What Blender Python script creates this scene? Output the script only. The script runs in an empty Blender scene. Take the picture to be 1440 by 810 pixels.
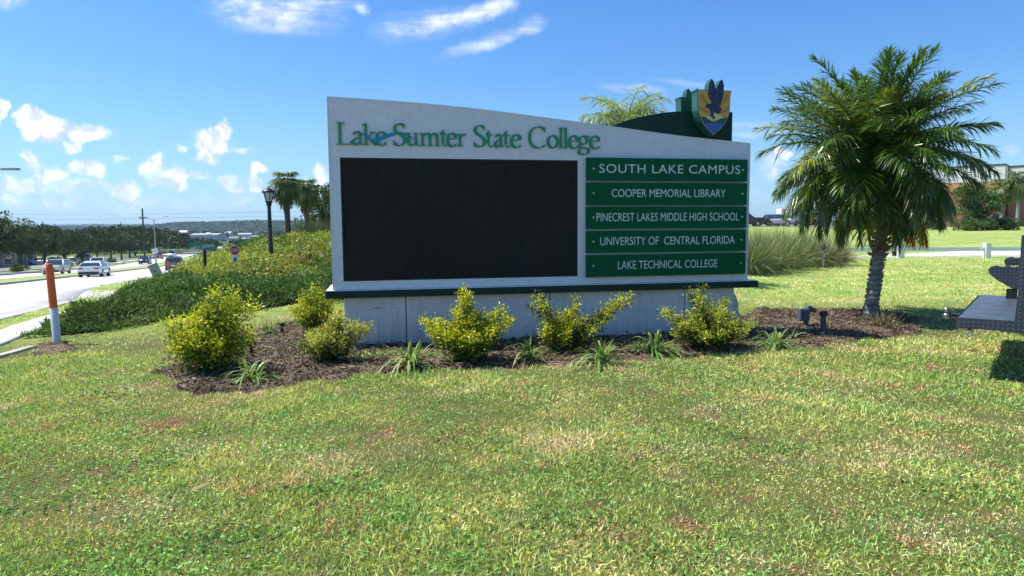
import bpy, bmesh, math, random
import numpy as np
from mathutils import Vector, Matrix
random.seed(7); RNG = np.random.default_rng(11)
R = math.radians
scene = bpy.context.scene
C = scene.collection

# ------------------------------------------------------------------ camera
F_PX, PITCH, ROLL, CZ = 950.0, R(5.0), 0.008, 1.5
cam_d = bpy.data.cameras.new('camera'); cam = bpy.data.objects.new('camera', cam_d); C.objects.link(cam)
fw = Vector((0, math.cos(PITCH), -math.sin(PITCH))); rt_ = Vector((1, 0, 0)); up = rt_.cross(fw)
cr, sr = math.cos(ROLL), math.sin(ROLL)
r2 = cr*rt_ - sr*up; u2 = sr*rt_ + cr*up
M = Matrix((r2, u2, -fw)).transposed().to_4x4(); M.translation = Vector((0, 0, CZ))
cam.matrix_world = M
cam_d.sensor_width = 36.0; cam_d.lens = F_PX/1440*36.0
cam_d.clip_start = 0.05; cam_d.clip_end = 20000
scene.camera = cam

def ray(px, py):
    px, py = float(px), float(py)
    return (px-720)/F_PX*r2 - (py-405)/F_PX*u2 + fw
def at(px, py, Y):
    d = ray(px, py); return Vector((0, 0, CZ)) + d*(Y/d.y)

# ------------------------------------------------------------------ world
scene.view_settings.view_transform = 'Standard'; scene.view_settings.look = 'None'
scene.view_settings.exposure = 0.55; scene.view_settings.gamma = 1.0
TO_SUN = Vector((-0.62, 0.125, 1.0)).normalized()
world = bpy.data.worlds.new("World"); scene.world = world; world.use_nodes = True

class NT:
    """tiny helper for node trees"""
    def __init__(s, tree): s.t = tree; s.n = tree.nodes; s.l = tree.links
    def node(s, typ, **kw):
        n = s.n.new(typ)
        for k, v in kw.items(): setattr(n, k, v)
        return n
    def put(s, sock, v):
        if isinstance(v, bpy.types.NodeSocket): s.l.new(v, sock)
        elif v is not None: sock.default_value = v
    def math(s, op, a, b=None, c=None, clamp=False):
        n = s.node('ShaderNodeMath', operation=op, use_clamp=clamp)
        s.put(n.inputs[0], a)
        if b is not None: s.put(n.inputs[1], b)
        if c is not None: s.put(n.inputs[2], c)
        return n.outputs[0]
    def vmath(s, op, a, b=None):
        n = s.node('ShaderNodeVectorMath', operation=op)
        s.put(n.inputs[0], a)
        if b is not None: s.put(n.inputs[1], b)
        return n.outputs['Value'] if op in ('LENGTH', 'DOT_PRODUCT') else n.outputs[0]
    def mix(s, f, a, b, blend='MIX'):
        n = s.node('ShaderNodeMix', data_type='RGBA', blend_type=blend)
        s.put(n.inputs[0], f); s.put(n.inputs[6], a); s.put(n.inputs[7], b)
        return n.outputs[2]
    def noise(s, vec, scale, detail=3, rough=.55, out=0, dist=0.0):
        n = s.node('ShaderNodeTexNoise'); s.put(n.inputs['Vector'], vec)
        n.inputs['Scale'].default_value = scale; n.inputs['Detail'].default_value = detail
        n.inputs['Roughness'].default_value = rough; n.inputs['Distortion'].default_value = dist
        return n.outputs[out]
    def ramp(s, f, stops):
        n = s.node('ShaderNodeValToRGB'); s.put(n.inputs[0], f); e = n.color_ramp.elements
        while len(e) < len(stops): e.new(.5)
        for q, (p, c) in zip(e, stops): q.position = p; q.color = (c[0], c[1], c[2], 1) if not isinstance(c, (int, float)) else (c, c, c, 1)
        return n.outputs[0]
    def maprange(s, v, a, b, c=0., d=1., smooth=True):
        n = s.node('ShaderNodeMapRange', interpolation_type='SMOOTHSTEP' if smooth else 'LINEAR')
        s.put(n.inputs[0], v)
        for i, q in enumerate((a, b, c, d)): n.inputs[i+1].default_value = q
        return n.outputs[0]

def build_world():
    w = NT(world.node_tree); world.node_tree.nodes.clear()
    out = w.node('ShaderNodeOutputWorld'); bg = w.node('ShaderNodeBackground')
    bg.inputs['Strength'].default_value = SKY_STRENGTH
    sky = w.node('ShaderNodeTexSky', sky_type='NISHITA'); sky.sun_disc = False
    sky.sun_elevation = math.asin(TO_SUN.z); sky.sun_rotation = math.atan2(TO_SUN.x, TO_SUN.y)
    sky.air_density = 1.0; sky.dust_density = 0.6; sky.ozone_density = 2.2; sky.altitude = 30
    tc = w.node('ShaderNodeTexCoord'); sep = w.node('ShaderNodeSeparateXYZ'); w.l.new(tc.outputs['Generated'], sep.inputs[0])
    x, y, z = sep.outputs
    ys = w.math('MAXIMUM', w.math('ABSOLUTE', y), 0.08)
    front = w.math('GREATER_THAN', y, 0.0)
    cx = w.math('DIVIDE', x, ys); cy = w.math('DIVIDE', z, ys)
    comb = w.node('ShaderNodeCombineXYZ'); w.put(comb.inputs[0], cx); w.put(comb.inputs[1], cy); w.put(comb.inputs[2], w.math('MULTIPLY', front, 3.0))
    p = comb.outputs[0]
    # billow distortion
    nz = w.noise(p, 9.0, 5, .6, out=1)
    dis = w.vmath('MULTIPLY', w.vmath('SUBTRACT', nz, (0.5, 0.5, 0.5)), (0.075, 0.06, 0.0))
    nz2 = w.noise(p, 45.0, 4, .6, out=1)
    dis2 = w.vmath('MULTIPLY', w.vmath('SUBTRACT', nz2, (0.5, 0.5, 0.5)), (0.034, 0.028, 0.0))
    q = w.vmath('ADD', w.vmath('ADD', p, dis), dis2)
    # direction anchors of the individual clouds: (px, py, half width, half height, tilt, density) as seen from the site
    cum = [(75, 183, 46, 17, -6, 1.0), (45, 170, 24, 16, 0, 1.0), (120, 188, 34, 15, 0, 1.0), (100, 208, 20, 12, 0, .55), (-8, 163, 16, 14, 0, 1.0),
           (40, 221, 24, 8, 0, .6), (125, 242, 32, 14, 0, .85), (300, 205, 30, 20, 0, 1.0), (318, 186, 15, 16, 0, 1.0), (296, 224, 22, 14, 0, .8),
           (212, 236, 13, 17, 12, .8), (235, 257, 24, 18, 0, .8), (182, 268, 24, 13, 0, .7), (357, 258, 12, 22, 8, .95), (365, 240, 12, 12, 0, 1.0),
           (325, 266, 26, 15, 10, .6), (350, 211, 20, 6, 0, .45), (250, 210, 9, 7, 0, .5), (70, 246, 26, 13, 0, .65), (30, 262, 52, 16, 0, .6), (105, 270, 36, 15, 0, .6),
           (455, 250, 16, 22, 0, .75), (275, 288, 80, 12, 0, .35), (60, 290, 90, 12, 0, .4), (180, 292, 70, 10, 0, .35), (1100, 212, 14, 10, 0, .6),
           (1085, 235, 26, 26, 0, .45), (1300, 300, 80, 16, 0, .5), (1420, 216, 22, 10, 0, .35), (1075, 285, 34, 22, 0, .3), (15, 285, 40, 9, 0, .5), (90, 290, 46, 9, 0, .5), (150, 262, 22, 8, 0, .5), (215, 285, 34, 9, 0, .5), (55, 232, 26, 7, 0, .5), (172, 222, 12, 5, 0, .45), (325, 290, 40, 9, 0, .45), (390, 285, 30, 10, 0, .5), (275, 250, 20, 8, 0, .5), (310, 255, 12, 8, 0, .5), (420, 262, 16, 10, 0, .5), (-90, 240, 60, 24, 0, .8), (1560, 250, 80, 20, 0, .6)]
    cir = [(380, 20, 74, 24, 7, .95), (345, 8, 44, 30, 12, .75), (440, 5, 60, 8, 4, .5), (508, 16, 14, 11, 20, .8), (600, 34, 68, 17, -10, .9), (676, 18, 46, 12, -22, .85), (640, 24, 54, 10, -16, .75),
           (690, 60, 62, 10, -14, .6), (740, 40, 24, 13, -14, .45), (14, 4, 22, 9, 0, .6), (885, 126, 40, 7, 10, .35), (1045, 178, 40, 6, 0, .3), (1070, 186, 34, 6, -6, .3), (985, 122, 60, 5, 6, .16)]
    def anchor(c):
        d = ray(c[0], c[1]); return (d.x/d.y, d.z/d.y)
    def field(lst, src, soft):
        acc = None
        for c in lst:
            ax, ay = anchor(c)
            mp = w.node('ShaderNodeMapping', vector_type='TEXTURE'); w.put(mp.inputs[0], src)
            mp.inputs['Location'].default_value = (ax, ay, 3.0); mp.inputs['Rotation'].default_value = (0, 0, R(-c[4]))
            mp.inputs['Scale'].default_value = (c[2]/F_PX*1.55, c[3]/F_PX*1.55, 1.0)
            ln = w.vmath('LENGTH', mp.outputs[0])
            m = w.math('MULTIPLY', w.maprange(ln, 1.0, soft, 0, 1), min(1.0, c[5]*1.28))
            acc = m if acc is None else w.math('MAXIMUM', acc, m)
        return acc
    f1 = field(cum, q, 0.25)
    # streaky cirrus coordinates
    mp = w.node('ShaderNodeMapping'); w.put(mp.inputs[0], p); mp.inputs['Rotation'].default_value = (0, 0, R(-14)); mp.inputs['Scale'].default_value = (4.0, 22.0, 1)
    st = w.noise(mp.outputs[0], 1.6, 6, .68, dist=.6)
    qs = w.vmath('ADD', p, w.vmath('MULTIPLY', w.vmath('SUBTRACT', nz, (0.5, 0.5, 0.5)), (0.10, 0.04, 0.0)))
    f2 = field(cir, qs, 0.05)
    f2 = w.math('MULTIPLY', f2, w.maprange(st, .30, .68, .12, 1.12))
    puff = w.noise(q, 26.0, 5, .6)
    f1 = w.math('MULTIPLY', w.maprange(w.math('ADD', f1, w.math('MULTIPLY', w.math('SUBTRACT', puff, .5), .9)), .17, 1.0, 0, 1), w.math('MINIMUM', w.math('MULTIPLY', f1, 1.6), 1.0))
    cov = w.math('MINIMUM', w.math('MAXIMUM', f1, f2), 0.97)
    # shaded bases: sample the density a little higher up
    up_ = w.noise(w.vmath('ADD', q, (0.012, -0.016, 0.0)), 26.0, 3, .6)
    shade = w.maprange(w.math('SUBTRACT', puff, up_), -.14, .12, 0, 1)
    ccol = w.mix(shade, (4.9, 5.7, 7.2, 1), (8.6, 8.9, 9.3, 1))
    horizon = w.maprange(z, 0.0, 0.13, 1, 0)
    ccol = w.mix(w.math('MULTIPLY', horizon, .55), ccol, (5.2, 6.5, 8.4, 1))
    hz = w.maprange(z, -0.02, 0.22, .9, 0)
    tint = w.mix(w.maprange(z, 0.0, 0.45, 0, 1), (0.64, .95, 1.22, 1), (0.46, 0.90, 1.38, 1))
    base = w.mix(1.0, sky.outputs[0], tint, 'MULTIPLY')
    base = w.mix(w.math('MULTIPLY', hz, .5), base, (3.7, 5.9, 8.8, 1))
    col = w.mix(cov, base, ccol)
    w.l.new(col, bg.inputs['Color']); w.l.new(bg.outputs[0], out.inputs[0])
SKY_STRENGTH = 0.095
build_world()
world.cycles.sampling_method = 'MANUAL'; world.cycles.sample_map_resolution = 512

sun_d = bpy.data.lights.new('sun', 'SUN'); sun_d.energy = 5.0; sun_d.angle = R(.53); sun_d.color = (1.0, .955, .88)
sun = bpy.data.objects.new('sun', sun_d); C.objects.link(sun); sun.rotation_euler = (-TO_SUN).to_track_quat('-Z', 'Y').to_euler(); sun.location = (0, 0, 40)
scene.cycles.max_bounces = 6; scene.cycles.transparent_max_bounces = 8
scene.cycles.volume_bounces = 0

# ------------------------------------------------------------------ object helpers
def tag(o, label=None, cat=None, group=None, kind=None):
    if label: o['label'] = label
    if cat: o['category'] = cat
    if group: o['group'] = group
    if kind: o['kind'] = kind
    return o
def empty(name, loc=(0, 0, 0), rz=0.0, label=None, cat=None, group=None):
    o = bpy.data.objects.new(name, None); C.objects.link(o); o.location = loc; o.rotation_euler = (0, 0, rz)
    o.empty_display_size = .2
    return tag(o, label, cat, group)
def link(name, me, parent=None, loc=None, rot=None):
    o = bpy.data.objects.new(name, me); C.objects.link(o)
    if parent is not None: o.parent = parent
    if loc is not None: o.location = loc
    if rot is not None: o.rotation_euler = rot
    return o
def copy_tree(o, parent=None):
    c = o.copy(); C.objects.link(c)
    if parent is not None: c.parent = parent
    for ch in list(o.children): copy_tree(ch, c)
    return c

class MB:
    """collects polygons into one mesh"""
    def __init__(s): s.v = []; s.f = []; s.sm = []
    def add(s, vs, fs, smooth=False):
        b = len(s.v); s.v += [tuple(q) for q in vs]; s.f += [tuple(i+b for i in f) for f in fs]; s.sm += [smooth]*len(fs); return s
    def box(s, x0, x1, y0, y1, z0, z1, m=None):
        vs = [(x, y, z) for z in (z0, z1) for y in (y0, y1) for x in (x0, x1)]
        if m is not None: vs = [m @ Vector(q) for q in vs]
        return s.add(vs, [(0, 2, 3, 1), (4, 5, 7, 6), (0, 1, 5, 4), (2, 6, 7, 3), (1, 3, 7, 5), (0, 4, 6, 2)])
    def cbox(s, c, d, m=None): return s.box(c[0]-d[0]/2, c[0]+d[0]/2, c[1]-d[1]/2, c[1]+d[1]/2, c[2]-d[2]/2, c[2]+d[2]/2, m)
    def tube(s, pts, rad, n=10, cap=True, smooth=True):
        pts = [Vector(p) for p in pts]; rad = rad if hasattr(rad, '__len__') else [rad]*len(pts)
        vs = []; up_ = None
        for i, p in enumerate(pts):
            d = (pts[min(i+1, len(pts)-1)]-pts[max(i-1, 0)]).normalized()
            if up_ is None: up_ = Vector((0, 0, 1)) if abs(d.z) < .9 else Vector((0, 1, 0))
            a = d.cross(up_).normalized(); b = a.cross(d).normalized(); up_ = b
            for k in range(n):
                t = 2*math.pi*k/n; vs.append(p+(a*math.cos(t)+b*math.sin(t))*rad[i])
        fs = [(i*n+k, i*n+(k+1) % n, (i+1)*n+(k+1) % n, (i+1)*n+k) for i in range(len(pts)-1) for k in range(n)]
        s.add(vs, fs, smooth)
        if cap:
            s.add([vs[k] for k in range(n)], [tuple(range(n))]); m = (len(pts)-1)*n
            s.add([vs[m+k] for k in range(n)], [tuple(reversed(range(n)))])
        return s
    def lathe(s, prof, n=16, c=(0, 0, 0), smooth=True):
        return s.tube([(c[0], c[1], c[2]+z) for r_, z in prof], [r_ for r_, z in prof], n, True, smooth)
    def prism(s, poly, fn, d0, d1, holes=None):
        """poly: 2D outline, fn(u,v,d)->3D; extruded from depth d0 to d1"""
        n = len(poly)
        vs = [fn(u, v, d0) for u, v in poly]+[fn(u, v, d1) for u, v in poly]
        s.add(vs, [tuple(range(n)), tuple(reversed(range(n, 2*n)))]+[(i, (i+1) % n+0, (i+1) % n+n, i+n)[::-1] for i in range(n)])
        return s
    def build(s, name, mat, parent=None, bevel=0.0, loc=None, rot=None, segs=2):
        me = bpy.data.meshes.new(name); me.from_pydata(s.v, [], s.f)
        me.polygons.foreach_set('use_smooth', s.sm)
        if bevel or True:
            bm = bmesh.new(); bm.from_mesh(me); bmesh.ops.recalc_face_normals(bm, faces=bm.faces)
            if bevel: 
                es = [e for e in bm.edges if len(e.link_faces) == 2 and e.calc_face_angle(0) > .6]
                bmesh.ops.bevel(bm, geom=es, offset=bevel, segments=segs, affect='EDGES', profile=.6)
            bm.to_mesh(me); bm.free()
        me.materials.append(mat); me.update()
        return link(name, me, parent, loc, rot)

def np_mesh(name, V, faces_n, mat, cols=None, smooth=False):
    """V (N,3) vertices used face by face (faces_n verts each); cols per face"""
    V = np.asarray(V, dtype=np.float32).reshape(-1, 3); N = len(V); nf = N//faces_n
    me = bpy.data.meshes.new(name); me.vertices.add(N); me.vertices.foreach_set('co', V.ravel())
    me.loops.add(N); me.loops.foreach_set('vertex_index', np.arange(N, dtype=np.int32))
    me.polygons.add(nf); me.polygons.foreach_set('loop_start', np.arange(nf, dtype=np.int32)*faces_n)
    if smooth: me.polygons.foreach_set('use_smooth', np.ones(nf, dtype=bool))
    if cols is not None:
        a = me.color_attributes.new('Col', 'FLOAT_COLOR', 'POINT')
        cc = np.ones((N, 4), dtype=np.float32); cc[:, :3] = np.repeat(np.asarray(cols, dtype=np.float32), faces_n, axis=0)
        a.data.foreach_set('color', cc.ravel())
    me.update(calc_edges=True); me.validate()
    if mat: me.materials.append(mat)
    return me

def cards(P, D, L, W, roll=None, bend=0.0):
    """leaf quads as kite/diamond shapes: base P, direction D, length L, width W -> (n*4,3)"""
    P = np.asarray(P); D = np.asarray(D); D = D/np.linalg.norm(D, axis=1, keepdims=True)
    n = len(P); rnd = RNG.normal(size=(n, 3)); S = np.cross(D, rnd); S /= np.linalg.norm(S, axis=1, keepdims=True)+1e-9
    L = np.broadcast_to(L, (n,))[:, None]; W = np.broadcast_to(W, (n,))[:, None]
    N_ = np.cross(S, D)
    a = P; b = P+D*L*.45+S*W*.5+N_*L*bend; c = P+D*L; d = P+D*L*.45-S*W*.5+N_*L*bend
    return np.stack([a, b, c, d], axis=1).reshape(-1, 3)

def unit(n):
    v = RNG.normal(size=(n, 3)); return v/np.linalg.norm(v, axis=1, keepdims=True)

# ------------------------------------------------------------------ materials
MATS = {}
def mat(name, col, rough=.6, spec=.5, metal=0.0, var=0.0, vscale=4.0, col2=None, bump=0.0, bscale=20.0, coord='Object', extra=None, coat=0.0, alpha=None):
    if name in MATS: return MATS[name]
    m = bpy.data.materials.new(name); m.use_nodes = True; t = NT(m.node_tree); t.n.clear()
    out = t.node('ShaderNodeOutputMaterial'); b = t.node('ShaderNodeBsdfPrincipled'); t.l.new(b.outputs[0], out.inputs[0])
    b.inputs['Roughness'].default_value = rough; b.inputs['Specular IOR Level'].default_value = spec; b.inputs['Metallic'].default_value = metal
    b.inputs['Coat Weight'].default_value = coat
    c = (col[0], col[1], col[2], 1)
    if coord == 'World': vec = t.node('ShaderNodeNewGeometry').outputs['Position']
    else: vec = t.node('ShaderNodeTexCoord').outputs['Object']
    if var or col2:
        n = t.noise(vec, vscale, 6, .62)
        c2 = (col2[0], col2[1], col2[2], 1) if col2 else tuple(q*(1-var) for q in col)+(1,)
        cc = t.mix(t.maprange(n, .35, .68), c, c2)
        n2 = t.noise(vec, vscale*9, 4, .6)
        cc = t.mix(t.maprange(n2, .3, .75, 0, .35), cc, tuple(q*.72 for q in c2[:3])+(1,))
        t.put(b.inputs['Base Color'], cc)
        t.put(b.inputs['Roughness'], t.maprange(n, .2, .8, max(rough-.08, .02), min(rough+.12, 1)))
    else: b.inputs['Base Color'].default_value = c
    if bump:
        bn = t.node('ShaderNodeBump'); bn.inputs['Strength'].default_value = 1.0; bn.inputs['Distance'].default_value = bump
        t.put(bn.inputs['Height'], t.noise(vec, bscale, 5, .6)); t.l.new(bn.outputs[0], b.inputs['Normal'])
    if extra: extra(t, b, vec)
    MATS[name] = m; return m

def leaf_mat(name, hue=(1, 1, 1), trans=.35, rough=.45, spec=.35, patches=None, pscale=1.0):
    """foliage: base colour from each leaf's own colour attribute"""
    if name in MATS: return MATS[name]
    m = bpy.data.materials.new(name); m.use_nodes = True; t = NT(m.node_tree); t.n.clear()
    out = t.node('ShaderNodeOutputMaterial'); b = t.node('ShaderNodeBsdfPrincipled'); tr = t.node('ShaderNodeBsdfTranslucent'); mx = t.node('ShaderNodeMixShader')
    at_ = t.node('ShaderNodeAttribute', attribute_name='Col', attribute_type='GEOMETRY')
    col = t.mix(1.0, at_.outputs['Color'], (hue[0], hue[1], hue[2], 1), 'MULTIPLY')
    if patches:
        pos = t.node('ShaderNodeNewGeometry').outputs['Position']
        n = t.noise(pos, pscale, 4, .6)
        col = t.mix(t.maprange(n, .4, .65, 0, patches[3]), col, (patches[0], patches[1], patches[2], 1), 'MULTIPLY')
    t.put(b.inputs['Base Color'], col); b.inputs['Roughness'].default_value = rough; b.inputs['Specular IOR Level'].default_value = spec
    t.put(tr.inputs['Color'], t.mix(1.0, col, (1.25, 1.3, .55, 1), 'MULTIPLY'))
    mx.inputs[0].default_value = trans; t.l.new(b.outputs[0], mx.inputs[1]); t.l.new(tr.outputs[0], mx.inputs[2]); t.l.new(mx.outputs[0], out.inputs[0])
    MATS[name] = m; return m
LEAF = leaf_mat('leaf_surface'); LEAFG = leaf_mat('glossy_leaf_surface', rough=.42, spec=.35, trans=.38); LEAFD = leaf_mat('matt_leaf_surface', trans=.22, rough=.6, spec=.2)
GRASSM = leaf_mat('grass_blade_surface', trans=.3, rough=.6, spec=.25)

WHITE_PAINT = mat('white_panel_paint', (.71, .73, .745), .5, .3, var=.03, vscale=1.5)
CAP_WHITE = mat('white_metal_cap', (.82, .84, .84), .4)
GREEN_DK = mat('dark_green_paint', (.004, .035, .022), .5, .25)
GREEN_PANEL = mat('green_name_panel_paint', (.002, .105, .036), .55, .1, var=.12, vscale=2)
GREEN_LET = mat('green_letter_paint', (.006, .24, .10), .35, .5)
BLUE_WAVE = mat('blue_wave_paint', (.01, .22, .50), .35)
LETTER_WHITE = mat('white_vinyl_lettering', (.62, .68, .68), .5)
SCREW = mat('screw_metal', (.62, .64, .55), .35, metal=.6)
NAVY = mat('navy_paint', (.008, .014, .06), .35)
ROSE = mat('pale_copper_border_paint', (.52, .34, .30), .4)
GOLD = mat('gold_paint', (.62, .36, .03), .4)
ORANGE = mat('orange_ray_paint', (.50, .22, .02), .4)
PALEY = mat('pale_yellow_paint', (.66, .62, .22), .4)
HILLG = mat('shield_hill_green_paint', (.01, .07, .055), .4)
LAKEB = mat('lake_blue_paint', (.02, .12, .36), .4)
SHIELD_SIDE = mat('shield_side_green_paint', (.018, .095, .058), .4)
BLACKM = mat('black_plastic', (.012, .012, .013), .45)
DKMET = mat('dark_metal', (.03, .03, .033), .4, metal=.4)
GALV = mat('galvanised_steel', (.42, .43, .44), .45, metal=.7, var=.2, vscale=6)
RUBBER = mat('tyre_rubber', (.015, .015, .016), .8)
CARGLASS = mat('car_glass', (.02, .028, .033), .08, .8)
CHROME = mat('rim_metal', (.5, .51, .52), .3, metal=.9)
TAIL = mat('red_lamp_lens', (.35, .01, .012), .2)
HEADL = mat('clear_lamp_lens', (.75, .78, .8), .15)
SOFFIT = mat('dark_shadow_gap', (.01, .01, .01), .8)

def led_extra(t, b, vec):
    s = t.node('ShaderNodeSeparateXYZ'); t.put(s.inputs[0], vec)
    wx = t.math('PINGPONG', t.math('MULTIPLY', s.outputs[0], 1.0), .0125); wz = t.math('PINGPONG', s.outputs[2], .0125)
    lx = t.maprange(wx, .002, .0105, 0, 1); lz = t.maprange(wz, .004, .010, 0, 1)
    n = t.noise(t.vmath('MULTIPLY', vec, (1.0, 1.0, .35)), 2.6, 5, .6, out=1)
    n3 = t.noise(t.vmath('MULTIPLY', vec, (26.0, 1.0, .8)), 1.5, 3, .6)
    c = t.mix(t.maprange(n3, .3, .7, 0, .8), (.013, .012, .0095, 1), (.026, .0235, .018, 1))
    c = t.mix(t.math('MULTIPLY', lx, .6), c, (.075, .070, .058, 1)); c = t.mix(t.math('MULTIPLY', lz, .45), c, (.004, .004, .005, 1))
    c = t.mix(.35, c, t.mix(1.0, n, (.055, .048, .040, 1), 'MULTIPLY'))
    t.put(b.inputs['Base Color'], c)
LED = mat('led_module_face', (.01, .01, .01), .8, .06, extra=led_extra)

def plank_extra(t, b, vec):
    mp = t.node('ShaderNodeMapping'); t.put(mp.inputs[0], vec); mp.inputs['Scale'].default_value = (1.6, 1, 11)
    n = t.noise(mp.outputs[0], 2.2, 6, .7); n2 = t.noise(vec, 1.7, 4, .6)
    mp2 = t.node('ShaderNodeMapping'); t.put(mp2.inputs[0], vec); mp2.inputs['Scale'].default_value = (14, 1, 1.0)
    drip = t.noise(mp2.outputs[0], 1.4, 4, .6)
    s = t.node('ShaderNodeSeparateXYZ'); t.put(s.inputs[0], vec)
    low = t.maprange(s.outputs[2], .0, .32, .55, .0)
    c = t.mix(t.maprange(n2, .35, .7), (.72, .70, .65, 1), (.60, .585, .545, 1))
    c = t.mix(t.maprange(n, .60, .66, 0, .6), c, (.16, .15, .14, 1))
    c = t.mix(t.math('MULTIPLY', low, t.maprange(drip, .35, .7)), c, (.26, .25, .24, 1))
    c = t.mix(t.maprange(drip, .5, .75, 0, .25), c, (.25, .25, .25, 1))
    t.put(b.inputs['Base Color'], c)
    bn = t.node('ShaderNodeBump'); bn.inputs['Distance'].default_value = .004; t.put(bn.inputs['Height'], n); t.l.new(bn.outputs[0], b.inputs['Normal'])
PLINTH = mat('weathered_white_render', (.5, .5, .5), .85, .2, extra=plank_extra)

def conc_extra(dark, light, joint=None, scale=.6):
    def ex(t, b, vec):
        n = t.noise(vec, scale, 5, .6); n2 = t.noise(vec, scale*14, 5, .65); n3 = t.noise(vec, 60, 2, .5)
        mp = t.node('ShaderNodeMapping'); t.put(mp.inputs[0], vec); mp.inputs['Rotation'].default_value = (0, 0, R(-20.5)); mp.inputs['Scale'].default_value = (1.2, .05, 1)
        tr = t.noise(mp.outputs[0], .8, 3, .5)
        c = t.mix(t.maprange(n, .35, .65), light+(1,), dark+(1,))
        c = t.mix(t.maprange(n2, .5, .8, 0, .45), c, tuple(q*.6 for q in dark)+(1,))
        c = t.mix(t.maprange(tr, .5, .7, 0, .28), c, tuple(q*.62 for q in dark)+(1,))
        c = t.mix(t.maprange(n3, .55, .8, 0, .25), c, tuple(q*.6 for q in dark)+(1,))
        v = t.node('ShaderNodeTexVoronoi', feature='DISTANCE_TO_EDGE'); t.put(v.inputs[0], t.vmath('ADD', vec, t.vmath('MULTIPLY', t.noise(vec, 1.2, 4, .6, out=1), (1.5, 1.5, 0)))); v.inputs['Scale'].default_value = .16
        c = t.mix(t.maprange(v.outputs[0], .0, .012, .4, 0), c, tuple(q*.45 for q in dark)+(1,))
        t.put(b.inputs['Base Color'], c)
        bn = t.node('ShaderNodeBump'); bn.inputs['Distance'].default_value = .004; t.put(bn.inputs['Height'], n3); t.l.new(bn.outputs[0], b.inputs['Normal'])
    return ex
ROADM = mat('pale_road_surface', (.5, .5, .5), .85, .2, coord='World', extra=conc_extra((.50, .485, .46), (.60, .585, .55)))
WALKM = mat('pavement_concrete', (.5, .5, .5), .9, .2, coord='World', extra=conc_extra((.52, .49, .45), (.62, .59, .54), scale=1.2))
KERBM = mat('kerb_concrete', (.5, .5, .5), .9, .2, coord='World', extra=conc_extra((.40, .37, .33), (.50, .46, .41), scale=2))
LOTM = mat('car_park_asphalt', (.1, .1, .1), .9, .2, coord='World', extra=conc_extra((.20, .195, .185), (.30, .29, .27)))

# ------------------------------------------------------------------ terrain
RD = np.array([-0.35040675, 0.93659762]); RN = np.array([-RD[1], RD[0]]); RK = .0346176; RC = 0.06
RO = np.array([-22.46658, 36.80393])
def rw(w, t): p = RO+RN*w+RD*t; return float(p[0]), float(p[1])
def sst(a, b, x): q = np.clip((x-a)/(b-a), 0, 1); return q*q*(3-2*q)
def zr(x, y):
    s = x*RD[0]+y*RD[1]
    return RC-np.where(s < 110, RK*s, RK*110+2.6*(1-np.exp(-np.maximum(s-110, 0)*RK/2.6)))
CP = [(0, 3, 0), (-3, 3, 0), (3, 3, 0), (0, 0, 0), (0, 8, .03), (3, 9, .03), (6, 11, 0), (5, 6, 0), (-3.2, 8.3, .0), (-5, 5, -.04), (-8.2, 12.2, -.5), (-8, 8, -.34), (-4, 13, -.03), (-8.5, 13.4, -.5), (-6, 10.5, -.2),
      (-7, 28, .7), (-10.5, 28, .34), (-13.6, 30, -.05), (-16.5, 33, -.95), (-3, 28, .75), (4, 28, .6), (-9.5, 19, -.2), (-5, 20, .45), (-8, 23, .12), (-5.2, 16, .12), (2, 18, .3), (8, 20, 0), (7, 30, .05), (14, 32, 0), (24, 33, 0), (36, 33, 0), (12, 25, 0), (12, 14, 0),
      (20, 12, 0), (10, 3, 0), (0, -6, 0), (12, -6, 0), (10, 60, .9), (30, 60, .95), (60, 60, .9), (45, 95, 1.42), (20, 95, 1.45), (80, 95, 1.4), (10, 130, 1.5), (60, 140, 1.5), (-6, 45, .0), (-14, 50, -1.0), (-5, 62, -.2), (-15, 75, -1.6), (-18, 110, -3.0), (40, 45, .35), (22, 44, .35), (60, 20, 0)]
for t_ in (-70, -50, -38, -30, -22, -10, 0, 12, 25, 40, 60, 90, 120, 160):
    x_, y_ = rw(-4.0, t_); CP.append((x_, y_, float(zr(np.float64(x_), np.float64(y_)))+.03))
CP = np.array(CP, float)
def _tps():
    X = CP[:, :2]; n = len(X); d = np.linalg.norm(X[:, None]-X[None], axis=2); K = np.where(d > 0, d*d*np.log(d+1e-12), 0)+np.eye(n)*.6
    P = np.c_[np.ones(n), X]; A = np.block([[K, P], [P.T, np.zeros((3, 3))]]); return np.linalg.solve(A, np.r_[CP[:, 2], 0, 0, 0])
TW = _tps()
def gz(x, y):
    sh = x.shape; x = np.clip(x.ravel(), -90, 130); y = np.clip(y.ravel(), -30, 170); r = np.full(len(x), TW[-3])+TW[-2]*x+TW[-1]*y
    for (a, b, _), w in zip(CP, TW[:-3]):
        d2 = (x-a)**2+(y-b)**2; r += w*.5*d2*np.log(d2+1e-12)
    return r.reshape(sh)
def edge(t): return -1.8*(1-sst(-16, -2, t))
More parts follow.
